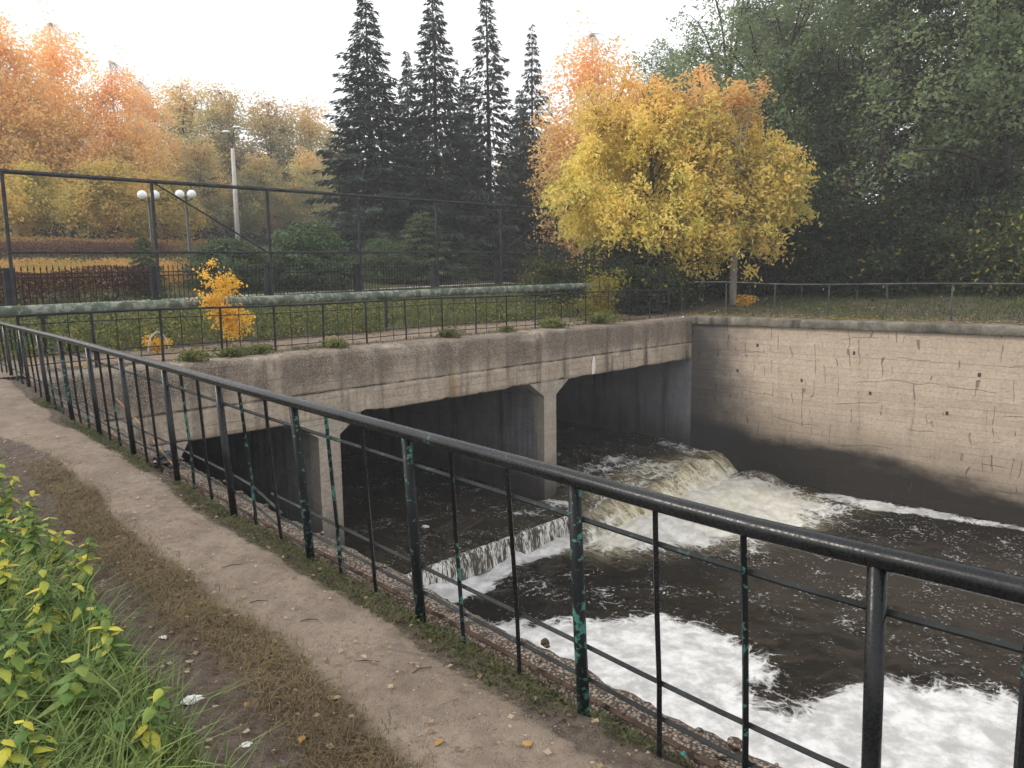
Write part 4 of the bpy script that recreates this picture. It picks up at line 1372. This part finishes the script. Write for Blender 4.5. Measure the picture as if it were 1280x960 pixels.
sC = broadleaf(205, [(0, 0, 1.5, 2.3, 2.1, 1.7), (.9, .2, 2.0, 1.5, 1.4, 1.4), (-1.0, 0, 1.6, 1.5, 1.4, 1.3), (.1, 0, 2.7, 1.2, 1.1, .85), (0, -.3, .7, 2.4, 2.0, .7)],
               [(0, 0, 0, .09), (.05, 0, 1, .07), (0, 0, 3.1, .015)], .05, 420, 46, .16, .24, pal_green((.04, .07, .034), (.12, .17, .075)), 16, .1, .4, .25)
B_ = 'clipped spruce bushes behind the iron fence'
spruce('narrow dark spruce bush behind the second pole of the steel frame', sD, 9.2, 30.9, 3.5, 3.4, 0, .62, B_, 'spruce_bush', 'bush')
spruce('broad dome shaped spruce bush behind the third pole of the steel frame', sC, 16.6, 32.8, 4.35, 3.6, 40, 1.08, B_, 'spruce_bush', 'bush')
spruce('low spruce bush left of the broad dome shaped one', sC, 13.0, 32.6, 3.5, 3.6, 100, 1.15, B_, 'spruce_bush', 'bush')
spruce('pointed spruce bush behind the fifth pole of the steel frame', sD, 24.6, 35.2, 5.4, 3.4, 160, 1.05, B_, 'spruce_bush', 'bush')
spruce('low spruce bush at the left foot of the pointed one', sC, 22.4, 35.2, 3.75, 3.6, 210, 1.05, B_, 'spruce_bush', 'bush')
spruce('small spruce bush right of the pointed one', sD, 28.6, 36.2, 4.1, 3.4, 250, .9, B_, 'spruce_bush', 'bush')
spruce('small olive spruce bush near the sixth pole of the steel frame', sD, 31.9, 36.0, 4.3, 3.4, 300, .9, B_, 'spruce_bush', 'bush')
spruce('spruce bush at the right end of the steel frame', sC, 35.5, 36.6, 4.0, 3.6, 20, .9, B_, 'spruce_bush', 'bush')

# --- clipped hedges in the park
def hedge(label, t0, t1, u, w, h, cols, size, n, seed):
    g = np.random.default_rng(seed)
    T, U_, Z_ = g.uniform(t0, t1, n), u + w * g.uniform(-.5, .5, n), g.uniform(0, 1, n) ** .6 * h
    bump = .82 + .3 * fbm(T * .6, U_ * .6, 0, seed, 3)
    X = FO[0] + FD[0] * T + FN[0] * U_
    Y = FO[1] + FD[1] * T + FN[1] * U_
    Z = land(X, Y) + Z_ * bump
    P = np.stack([X, Y, Z], 1)
    V, q = leaf_cloud(P, rand_unit(n, g) + np.array([0, -.2, .7]), size, g)
    f = .5 * g.uniform(0, 1, n) + .5 * fbm(T * .45, U_ * .9, 0, seed + 3, 3) * 1.5 - .12
    root = thing('hedge', label, 'hedge', (*fpt(t0, u), float(land(*fpt(t0, u)))), 0, 'hedge rows in the park')
    o = obj('foliage', mesh_np('foliage', V, q, face_attrs={'col': lerp_cols(f, cols)}), M['leaf'], root)
    o.matrix_parent_inverse = Matrix.Translation(-root.location)
    for i in range(int((t1 - t0) / .6)):
        t = t0 + .6 * i + g.uniform(0, .3)
        x, y = fpt(t, u)
        z = float(land(x, y))
        st = MB()
        st.tube([(x, y, z - .05), (x + g.uniform(-.15, .15), y, z + h * .8)], [.02, .008], 4, caps=False)
        o = st.build('stem', M['bark'], root)
        o.matrix_parent_inverse = Matrix.Translation(-root.location)
hedge('dark red brown hedge right behind the iron fence at left', -9, 5.3, 1.5, .9, 1.15, [(.03, .02, .018), (.075, .032, .024), (.13, .05, .03), (.16, .085, .03)], .09, 16000, 1)
hedge('broad low orange and green hedge bed behind the red brown hedge', -12, 13, 7.6, 5.4, .8, [(.22, .28, .06), (.42, .34, .09), (.66, .38, .13), (.72, .36, .14)], .12, 34000, 2)
hedge('dark purple hedge row below the birches', -14, 16, 18.5, 1.5, 1.0, [(.04, .025, .022), (.085, .045, .035), (.13, .06, .04), (.24, .12, .04)], .13, 14000, 3)
hedge('pale orange hedge row behind the dark purple hedge', -14, 24, 22.5, 2.0, 1.0, [(.2, .17, .05), (.38, .23, .06), (.46, .22, .07)], .16, 12000, 4)
hedge('low green hedge behind the spruce bushes', 10, 34, 9.5, 1.2, .8, [(.03, .05, .018), (.07, .09, .03)], .12, 9000, 5)

FARS = [(14.5, 73, 2.0, 'olive undergrowth below the second orange birch'), (20, 74.5, 2.2, 'olive undergrowth below the right end of the orange group'), (9.5, 73, 2.0, 'olive undergrowth below the birch at the left edge'),
        (25.5, 83, 2.6, 'dim undergrowth left of the concrete street light foot'), (31.5, 86, 2.6, 'dim undergrowth behind the concrete street light foot'), (37, 82, 2.6, 'dim undergrowth right of the concrete street light foot'),
        (43, 84, 2.6, 'dim undergrowth next to the leftmost tall spruce'), (50, 84, 2.6, 'dim undergrowth between the tall spruces'), (57, 78, 2.6, 'dim undergrowth behind the middle tall spruces'), (62, 66, 2.6, 'dim undergrowth behind the rightmost tall spruce'),
        (17.5, 80, 2.4, 'hazy undergrowth deep behind the orange group'), (28, 72, 1.8, 'low undergrowth left below the lower olive tree'), (34, 71, 1.8, 'low undergrowth right below the lower olive tree'), (4, 72, 2.2, 'olive undergrowth outside the left edge birch')]
shr3 = broadleaf(123, [(0, 0, 1.3, 2.6, 1.6, 1.4), (1.8, 0, 1.0, 1.6, 1.2, 1.1), (-1.8, .2, 1.0, 1.6, 1.2, 1.0), (.2, 0, 2.1, 1.6, 1.1, .9)],
                 [(0, 0, 0, .06), (.05, 0, .8, .05), (0, .1, 1.8, .02)], .04, 300, 26, .2, .3, pal_mix([(.06, .075, .03), (.13, .12, .05), (.26, .18, .06)], .5, .5), 12, .2, .5, .3)
for x, y, s, lab in FARS:
    plant_tree('shrub', lab, 'shrub', shr3, M['bark'], M['leaf'], (x, y, zl(x, y)), R(-25), 'undergrowth below the autumn trees', (s, s, s))

# --- small yellow sapling and weeds by the bridge railing
def pal_sap(lv, zr, P, g):
    return lerp_cols(lv, [(.55, .36, .05), (.74, .48, .07), (.78, .44, .08)])
sap = broadleaf(141, [(0, 0, 1.3, .42, .4, .38), (.1, 0, .75, .5, .4, .34), (-.25, 0, 1.05, .28, .3, .3), (.15, 0, .45, .42, .35, .22)], [(0, 0, 0, .018), (.02, 0, .6, .014), (0, .02, 1.5, .006)], .012, 100, 20, .075, .08, pal_sap, 12, .3, .6, .3)
plant_tree('sapling', 'small bright yellow maple sapling between bridge railing and green pipe', 'sapling', sap, M['bark'], M['leaf'], (6.55, 16.8, zl(6.55, 16.8)), R(-30), None, (.95, .95, 1.08))
sap2 = broadleaf(142, [(0, 0, .4, .35, .3, .25)], [(0, 0, 0, .012), (.02, 0, .4, .006)], .008, 26, 11, .085, .06, pal_sap, 6, .3, .6, .2)
plant_tree('sapling', 'tiny yellow sapling left of the bright yellow one by the pale hoop', 'sapling', sap2, M['bark'], M['leaf'], (5.05, 16.6, zl(5.05, 16.6)), 0, None, (.7, .7, .8))
sap3 = broadleaf(143, [(0, 0, .7, .8, .6, .7), (.5, 0, 1.3, .6, .5, .5), (-.4, 0, .4, .7, .5, .4)], [(0, 0, 0, .03), (.02, 0, 1, .02), (0, 0, 2.2, .008)], .02, 110, 14, .12, .14, pal_mix([(.10, .12, .03), (.24, .22, .04), (.45, .34, .05)], .5, .8), 10, .3, .6, .3)
plant_tree('sapling', 'yellow green sapling at the right end of the bridge railing', 'sapling', sap3, M['bark'], M['leaf'], (18.9, 17.2, zl(18.9, 17.2)), 0, None)
sap4 = broadleaf(144, [(0, 0, .35, .3, .3, .3)], [(0, 0, 0, .012), (.02, 0, .5, .006)], .008, 24, 11, .1, .07, pal_sap, 6, .3, .6, .2)
plant_tree('sapling', 'little yellow shoot at the foot of the pale maple trunk', 'sapling', sap4, M['bark'], M['leaf'], (25.9, 16.2, zl(25.9, 16.2)), 0, None)
mb = MB()
th = np.linspace(0, math.pi, 16)
mb.tube(np.stack([.2 * np.cos(th), 0 * th, .42 * np.sin(th)], 1), .012, 6)
h_ = tag(mb.build('garden_hoop', M['hoop'], None, True, (5.0, 16.35, zl(5.0, 16.35) + .08)), 'small pale hoop stuck in the grass beside the tiny sapling', 'hoop')

# clumps of weeds on the ledge of the bridge
WD = broadleaf(151, [(0, 0, .12, .3, .16, .14)], [(0, 0, 0, .008), (0, 0, .1, .004)], .006, 40, 12, .06, .05, pal_mix([(.06, .09, .03), (.13, .16, .05), (.26, .22, .07)], .4, 2), 6, .3, .6, .2)
LED = [(5.0, .35, 1.0, 'pale green weed clump on the ledge, leftmost on the bridge'), (5.8, .5, .9, 'weed clump on the bridge ledge beside the leftmost one'), (6.4, .62, .9, 'small weed clump on the ledge left of mid bridge'),
       (8.1, .5, .9, 'reddish weed tuft on the bridge ledge above the first pier'), (11.3, .5, 1.0, 'weed clump on the bridge ledge above the middle bay'), (15.2, .55, 1.3, 'dark weed clump on the ledge above the right pier'),
       (17.4, .55, 1.5, 'wide weed clump on the ledge above the right bay'), (13.4, .6, .8, 'small weed clump on the ledge right of mid bridge')]
for x, v, s, lab in LED:
    plant_tree('weed_clump', lab, 'weeds', WD, M['twig'], M['leaf'], (x, float(y_face(x)) + v, .25), x, 'weeds on the bridge ledge', (s * 1.3, s * 1.3, s * 1.2))

# ------------------------------------------------------------------ grass and other uncountable ground cover
def blades(name, P, h, w, lean, cols, label, cat, seed, mat='grass', bend=.5):
    g = np.random.default_rng(seed)
    n = len(P)
    a = g.uniform(0, 6.283, n)
    d = np.stack([np.cos(a), np.sin(a), np.zeros(n)], 1)
    s = np.stack([-np.sin(a), np.cos(a), np.zeros(n)], 1)
    H = (h * g.uniform(.45, 1.3, n))[:, None]
    Wd = (w * g.uniform(.6, 1.3, n))[:, None]
    ln = (lean * g.uniform(.2, 1.6, n))[:, None]
    up = np.array([0, 0, 1.0])
    p1 = P + up * H * .55 + d * H * ln * .35
    p2 = P + up * H * (1 - .45 * np.clip(ln * bend, 0, 1.5)) + d * H * ln
    V = np.stack([P - s * Wd, P + s * Wd, p1 - s * Wd * .8, p1 + s * Wd * .8, p2], 1).reshape(-1, 3)
    i = np.arange(n)[:, None] * 5
    q = i + np.array([[0, 1, 3, 2]])
    t = i + np.array([[2, 3, 4]])
    lv = np.clip(.5 * g.uniform(0, 1, n) + .7 * fbm(P[:, 0] * 1.6, P[:, 1] * 1.6, 0, seed, 3) - .1, 0, 1)
    c = lerp_cols(lv, cols)
    o = obj(name, mesh_np(name, V, q, t, face_attrs={'col': np.concatenate([c, c])}), M[mat])
    return tag(o, label, cat, kind='stuff')
g = np.random.default_rng(77)
def near_pts(n, x0, x1, y0, y1, keep=None):
    x, y = g.uniform(x0, x1, n), g.uniform(y0, y1, n)
    if keep is not None:
        k = keep(x, y) > g.uniform(0, 1, n)
        x, y = x[k], y[k]
    return np.stack([x, y, land(x, y) + near_relief(x, y) - .01], 1)
GRN = [(.05, .085, .024), (.10, .16, .042), (.18, .25, .07), (.33, .34, .13)]
def weedy(x, y):
    xx = x + (fbm(x * .2, y * .7, 0, 5, 3) - .5) * .35
    return (1 - sstep(.62, .98, xx)) * (.4 + .6 * sstep(.3, .55, fbm(x * 3, y * 3, 0, 15, 2)))
blades('grass', near_pts(17000, -.9, 1.05, 1.2, 5.0, weedy), .25, .0042, .9, GRN, 'long green grass on the verge at the lower left', 'grass', 301)
blades('grass', near_pts(16000, -4, 1.3, 5.0, 14, weedy), .20, .0055, .8, GRN, 'green grass on the verge further up the path', 'grass', 302)
def ridge_keep(x, y):
    p, r, u = near_masks(x, y)
    return np.clip(r + .06 * u + .5 * p * (1 - p), 0, 1)
DRY = [(.06, .045, .022), (.13, .095, .045), (.2, .145, .07), (.12, .125, .04)]
blades('dry_grass', near_pts(60000, .9, 1.7, 1.2, 8.5, ridge_keep), .055, .0018, 1.5, DRY, 'trampled brown grass ridge between the two ruts of the path', 'grass', 303, 'dry')
def foot_keep(x, y):
    return sstep(.42, .6, fbm(x * 2.5, y * 1.6, 0, 16, 3)) * (1 - .6 * np.abs(x - 2.16) / .15)
blades('weedy_turf', near_pts(15000, 2.02, 2.31, 1.0, 13, foot_keep), .045, .003, 1.3, [(.05, .05, .02), (.08, .09, .03), (.14, .12, .05), (.1, .13, .045)], 'thin weedy turf along the foot of the black railing', 'grass', 304)
# round-leaved creepers in the same strip
P = near_pts(9000, 2.02, 2.33, 1.0, 12, foot_keep)
P[:, 2] += g.uniform(.005, .05, len(P))
V, q = leaf_cloud(P, rand_unit(len(P), g) * .5 + np.array([0, 0, 1]), .022, g, .9)
tag(obj('creeping_weeds', mesh_np('creeping_weeds', V, q, face_attrs={'col': lerp_cols(g.uniform(0, 1, len(P)), [(.035, .05, .018), (.085, .11, .04), (.11, .10, .05)])}), M['leaf']),
    'small creeping weeds at the foot of the black railing', 'weeds', kind='stuff')
def park_pts(n, x0, x1, v0, v1, keep=None):
    x, v = g.uniform(x0, x1, n), g.uniform(v0, v1, n)
    y = y_face(x) + v
    if keep is not None:
        k = keep(x, v) > g.uniform(0, 1, n)
        x, y = x[k], y[k]
    return np.stack([x, y, land(x, y)], 1)
blades('grass', park_pts(26000, -4, 20, 2.5, 8, lambda x, v: sstep(3.1, 4.2, v + .9 * (fbm(x, v, 0, 18, 2) - .3)) * (.35 + .65 * fbm(x * .9, v * .9, 0, 19, 3))), .34, .009, .8, [(.035, .055, .018), (.075, .10, .03), (.14, .15, .05), (.24, .19, .08)], 'rank green grass under the pipe behind the bridge railing', 'grass', 305)
blades('grass', park_pts(4500, 2, 21, .45, 1.15, lambda x, v: sstep(.5, .62, fbm(x * 1.3, v * 2, 0, 19, 2))), .10, .006, .8, [(.08, .07, .03), (.14, .12, .05), (.10, .13, .04)], 'short sparse turf at the foot of the bridge railing', 'grass', 306)
blades('grass', park_pts(20000, -12, 34, 8, 16), .26, .014, .6, [(.03, .05, .016), (.06, .09, .025), (.12, .13, .045)], 'grass on the slope in front of the iron fence', 'grass', 307)
n = 26000
yb, ub = g.uniform(-8, 16.5, n), g.uniform(.6, 9, n)
xb = x_wall(yb) + ub
k = g.uniform(0, 1, n) < .25 + .75 * sstep(1.2, 3.5, ub) 
P = np.stack([xb, yb, land(xb, yb)], 1)[k]
blades('grass', P, .14, .010, .8, [(.03, .042, .016), (.055, .075, .022), (.10, .115, .04)], 'short dark grass on the far bank behind the retaining wall', 'grass', 308)
blades('grass', np.stack([x_wall(yb) + 5 + ub * .5, yb * .5, land(x_wall(yb) + 5 + ub * .5, yb * .5)], 1)[:9000], .3, .012, .7, [(.05, .075, .022), (.10, .13, .04), (.15, .17, .05)], 'taller green grass at the right edge of the far bank', 'grass', 309)
P = park_pts(42000, -3, 20.5, 3.0, 8.0, lambda x, v: sstep(.40, .6, fbm(x * 1.1, v * 1.1, 0, 44, 3)))
P[:, 2] += g.uniform(0, 1, len(P)) ** 1.3 * (.15 + .95 * fbm(P[:, 0] * .9, P[:, 1] * .9, 0, 45, 3))
V, q = leaf_cloud(P, rand_unit(len(P), g) * .7 + np.array([0, 0, .7]), .075, g, .7)
tag(obj('tall_weeds', mesh_np('tall_weeds', V, q, face_attrs={'col': lerp_cols(g.uniform(0, 1, len(P)), [(.03, .05, .018), (.065, .095, .03), (.12, .15, .045), (.20, .20, .06), (.42, .34, .09)])}), M['leaf']),
    'mixed leafy weeds in the grass between pipe and bridge railing', 'weeds', kind='stuff')
# leaf litter
def litter(name, P, size, cols, label, seed):
    gg = np.random.default_rng(seed)
    V, q = leaf_cloud(P, rand_unit(len(P), gg) * .35 + np.array([0, 0, 1]), size, gg, .8, .1)
    tag(obj(name, mesh_np(name, V, q, face_attrs={'col': lerp_cols(gg.uniform(0, 1, len(P)), cols)}), M['leaf']), label, 'leaves', kind='stuff')
n = 2600
yb = g.uniform(-6, 17, n)
ub = .25 + 5 * g.uniform(0, 1, n) ** 2
xb = x_wall(yb) + ub
litter('fallen_leaves', np.stack([xb, yb, np.maximum(land(xb, yb), CAP_Z + .0) + .035], 1), .085, [(.16, .10, .04), (.42, .30, .06), (.55, .40, .09), (.30, .20, .07)], 'fallen yellow leaves on the far bank and its coping', 401)
litter('fallen_leaves', park_pts(900, 2, 22, .5, 4) + np.array([0, 0, .04]), .075, [(.14, .08, .04), (.38, .24, .06), (.5, .33, .08)], 'fallen leaves scattered along the bridge footpath', 402)
litter('fallen_leaves', near_pts(520, .85, 2.2, 1.2, 10) + np.array([0, 0, .022]), .028, [(.20, .14, .09), (.42, .33, .23), (.55, .45, .33), (.3, .2, .1)], 'small dry leaf scraps scattered on the dirt path', 403)
litter('gravel', near_pts(2600, 1.0, 2.2, 1.1, 9) + np.array([0, 0, .012]), .012, [(.2, .15, .11), (.34, .27, .21), (.5, .44, .37)], 'fine grit on the dirt path', 404)

# ------------------------------------------------------------------ nettles on the near verge: stem and every leaf
def leaf_mesh(name, cols, seed):
    g2 = np.random.default_rng(seed)
    L_ = np.linspace(0, 1, 7)
    wd = np.array([.02, .22, .28, .24, .17, .08, 0.0])
    V, q, t = [], [], []
    for i, (l, w_) in enumerate(zip(L_, wd)):
        dz = -.22 * l ** 2
        ser = .03 * (i % 2)
        V += [[l, w_ + ser, dz - .06 - .5 * w_ * .15], [l + .02, 0, dz], [l, -w_ - ser, dz - .06 - .5 * w_ * .15]]
    for i in range(6):
        a = i * 3
        q += [[a, a + 1, a + 4, a + 3], [a + 1, a + 2, a + 5, a + 4]]
    me = mesh_np(name, V, q, face_attrs={'col': lerp_cols(g2.uniform(0, 1, len(q)) * .35 + .35, cols)}, smooth=True)
    me.materials.append(M['leaf'])
    return me
LG = [leaf_mesh('leaf', [(.09, .17, .04), (.18, .29, .075)], 1), leaf_mesh('leaf', [(.06, .125, .035), (.14, .24, .065)], 2), leaf_mesh('leaf', [(.17, .26, .06), (.30, .38, .10)], 3)]
LY = [leaf_mesh('leaf', [(.62, .57, .08), (.75, .67, .12)], 4), leaf_mesh('leaf', [(.40, .46, .08), (.58, .58, .12)], 5)]
def nettle(x, y, h, yellow, seed, label, n_pairs=7, leaf=.085):
    r_ = random.Random(seed)
    z = float(land(x, y) + near_relief(np.array(x), np.array(y))) - .01
    t = thing('nettle', label, 'plant', (x, y, z), r_.uniform(0, 6.28), 'leafy nettles on the near verge')
    for s in range(3):
        lx, ly = r_.uniform(-.25, .25), r_.uniform(-.25, .25)
        hh = h * (1 if s == 0 else r_.uniform(.55, .85))
        bx_, by_ = (0, 0) if s == 0 else (r_.uniform(-.09, .09), r_.uniform(-.09, .09))
        mb = MB()
        P = [(bx_ + lx * hh * f ** 1.5, by_ + ly * hh * f ** 1.5, hh * f) for f in np.linspace(0, 1, 6)]
        mb.tube(P, np.linspace(.0045, .002, 6), 5)
        o = mb.build('stem', STEM, t)
        for k in range(n_pairs):
            f = .22 + .78 * (k + .5) / n_pairs
            c = np.array([np.interp(f, np.linspace(0, 1, 6), [p[i] for p in P]) for i in range(3)])
            a0 = k * 1.57 + r_.uniform(-.4, .4)
            for a in (a0, a0 + 3.14):
                me = r_.choice(LY) if r_.random() < yellow * (1.2 - .5 * f) else r_.choice(LG)
                lo = obj('leaf', me, None, t, tuple(c))
                sc = leaf * (1.15 - .55 * f) * r_.uniform(.8, 1.25)
                lo.scale = (sc, sc, sc)
                lo.rotation_euler = (r_.uniform(-.3, .3), r_.uniform(-.1, .65), a + r_.uniform(-.2, .2))
STEM = m_flat('green_stem', (.10, .14, .04), .7)
NET = [
    (.93, 4.62, .40, .40, 'nettle with a bright yellow leaf, reaching furthest out over the path'),
    (.78, 4.95, .46, .25, 'leafy nettle left of the one reaching over the path'),
    (.86, 5.75, .40, .35, 'nettle with yellow tips halfway up the verge'),
    (.80, 6.5, .42, .30, 'nettle with yellowing leaves higher up the verge'),
    (.66, 5.9, .45, .15, 'green nettle behind the yellow tipped one at the left edge'),
    (.92, 7.6, .36, .10, 'green nettle farthest up the verge beside the path'),
    (.58, 4.5, .42, .55, 'nettle covered in yellow leaves at the left edge'),
    (.68, 4.1, .40, .50, 'yellow leaved nettle at mid height of the verge'),
    (.80, 3.95, .34, .45, 'drooping yellow nettle beside the damp rut'),
    (.50, 3.75, .36, .10, 'green nettle below the yellow leaved ones at the left edge'),
    (.56, 3.12, .34, .12, 'broad leaved pale green nettle in the long grass at lower left'),
    (.38, 2.85, .30, .55, 'low nettle with orange yellow leaves in the lower left corner'),
    (.70, 5.3, .38, .2, 'small green nettle between the yellow tipped ones'),
    (.46, 5.2, .48, .15, 'tall green nettle cut by the left edge'),
    (.60, 7.0, .45, .12, 'tall green nettle at the top of the verge by the left edge'),
    (.78, 3.35, .36, .30, 'nettle with pale tips at the edge of the long grass'), (.40, 3.35, .40, .35, 'bushy nettle at the left edge above the lower left corner'),
    (.66, 2.72, .30, .20, 'small nettle in the long grass near the bottom'), (.30, 2.35, .34, .45, 'yellow green nettle at the very bottom of the left edge'), (.88, 5.25, .34, .30, 'slim nettle leaning towards the rut'),
    (1.0, 8.9, .35, .1, 'nettle tuft where verge and path meet far up the path'),
]
for i, (x, y, h, yl, lab) in enumerate(NET):
    nettle(x, y, h, yl, 500 + i, lab, 8 if h < .4 else 10, .092 if 'broad' not in lab else .12)

# ------------------------------------------------------------------ litter, twigs, single leaves
def gz(x, y):
    return float(land(x, y) + near_relief(np.array(float(x)), np.array(float(y))))
def crumple(name, label, cat, x, y, z, r, mat, seed, flat=.45):
    mb = MB()
    mb.sphere((0, 0, 0), 1.0, 18, 12)
    v = mb.v[0]
    d = .55 + .8 * np.abs(fbm(v[:, 0] * 2.2 + seed, v[:, 1] * 2.2, v[:, 2] * 2.2, seed, 3) - .5) * 2 + .15 * fbm(v[:, 0] * 6, v[:, 1] * 6, v[:, 2] * 6, seed, 2)
    mb.v[0] = v * d[:, None] * np.array([r * 1.3, r, r * flat])
    o = mb.build(name, mat, None, False, (x, y, z + r * flat * .4))
    o.rotation_euler = (0, 0, seed)
    return tag(o, label, cat)
crumple('paper', 'crumpled white paper lying in the dark rut', 'litter', 1.02, 3.25, gz(1.02, 3.25), .038, M['paper'], 3, .5)
crumple('paper', 'small white paper scrap higher up in the rut', 'litter', 1.13, 3.95, gz(1.13, 3.95), .02, M['paper'], 5, .25)
crumple('paper', 'flat muddy paper scrap below the crumpled paper', 'litter', 1.06, 2.78, gz(1.06, 2.78), .022, M['paper'], 9, .15)
crumple('plastic_scrap', 'tiny blue plastic scrap at the bottom of the rut', 'litter', 1.13, 2.6, gz(1.13, 2.6), .009, M['blue'], 4, .4)
crumple('plastic_scrap', 'teal plastic scrap on the crumbling edge by the railing', 'litter', 2.27, 1.63, -.045, .011, M['teal'], 6, .9)
crumple('plastic_bag', 'black plastic bag caught at the foot of the railing', 'bag', 2.36, 7.75, gz(2.3, 7.75) + .05, .14, M['bag'], 8, .8)
crumple('plastic_bag', 'white litter floating in the dark water behind the weir', 'litter', 10.5, 15.2, CREST_Z, .09, M['paper'], 2, .5)
mb = MB()
mb.tube([(2.33, 9.15, .46), (2.31, 8.3, .30), (2.29, 7.4, .08), (2.27, 6.6, -.06)], [.008, .011, .010, .008], 6)
tag(mb.build('stick', M['stick'], None, True), 'peeled orange brown stick leaning along the railing over the black bag', 'stick')
# broken wooden crate floating behind the weir
raft = thing('wooden_pallet', 'broken wooden pallet half sunk in the water behind the weir', 'pallet', (11.2, 14.75, CREST_Z), R(20))
for i in range(4):
    mb = MB()
    mb.box((-.65, -.3 + i * .2, -.02), (.65, -.22 + i * .2, .025))
    mb.build('slat', M['wet_wood'], raft)
for s in (-.5, .45):
    mb = MB()
    mb.box((s - .05, -.34, -.06), (s + .05, .42, -.021))
    mb.build('bearer', M['wet_wood'], raft)
TW = [(1.72, 4.55, .13, .5, 'longer dark twig on the path left of the railing, topmost'), (1.63, 3.95, .10, .2, 'thin dark twig at the left side of the pale path'),
      (1.72, 3.55, .09, .15, 'straight dark twig in the middle of the pale path'),
      (1.70, 2.95, .12, -.1, 'dark twig lowest on the pale path'), (1.86, 2.75, .09, .5, 'curved twig near the railing side of the path')]
for x, y, l, a, lab in TW:
    mb = MB()
    a += R(-41)
    c, s = math.cos(a), math.sin(a)
    z = gz(x, y) + .006
    mb.tube([(x - c * l / 2, y - s * l / 2, z), (x + .01 * s, y + .012 * c, z + .006), (x + c * l / 2, y + s * l / 2, z + .002)], [.002, .003, .0013], 5)
    tag(mb.build('twig', M['twig'], None, True), lab, 'twig', 'twigs on the path')
LF = [(1.80, 2.01, .040, 1, 'yellow fallen leaf near the railing at the bottom of the path'), (1.45, 2.76, .055, 0, 'pale curled leaf on the dead grass ridge'), (1.60, 2.25, .035, 1, 'tan fallen leaf at the lower path centre'),
      (1.17, 3.05, .035, 1, 'orange leaf lying right of the crumpled paper'), (1.12, 3.6, .04, 0, 'pale orange leaf above the crumpled paper in the rut'), (1.33, 4.3, .035, 0, 'beige leaf on the upper dead grass ridge'), (1.22, 2.62, .035, 1, 'brown yellow leaf beside the blue scrap')]
lf_me = [leaf_mesh('leaf_blade', [(.55, .42, .27), (.62, .5, .34)], 11), leaf_mesh('leaf_blade', [(.52, .30, .10), (.6, .38, .14)], 12)]
for i, (x, y, s, k_, lab) in enumerate(LF):
    o = obj('fallen_leaf', lf_me[k_], None, None, (x, y, gz(x, y) + .018), (.1, .1, i * 1.7))
    o.scale = (s * 1.3, s * 1.5, s * .6)
    tag(o, lab, 'leaf', 'single leaves on the path')

# ------------------------------------------------------------------ autumn haze
mb = MB()
mb.box((-228, -240, -7.2), (240, 262, 31))
hz = mb.build('haze', None)
tag(hz, kind='stuff')
hm = bpy.data.materials.new('haze_air')
hm.use_nodes = True
ht = hm.node_tree
ht.nodes.clear()
ho = ht.nodes.new('ShaderNodeOutputMaterial')
hv = ht.nodes.new('ShaderNodeVolumePrincipled')
hv.inputs['Color'].default_value = (.93, .95, 1.0, 1)
hv.inputs['Density'].default_value = .0012
ht.links.new(hv.outputs[0], ho.inputs['Volume'])
hz.data.materials.append(hm)
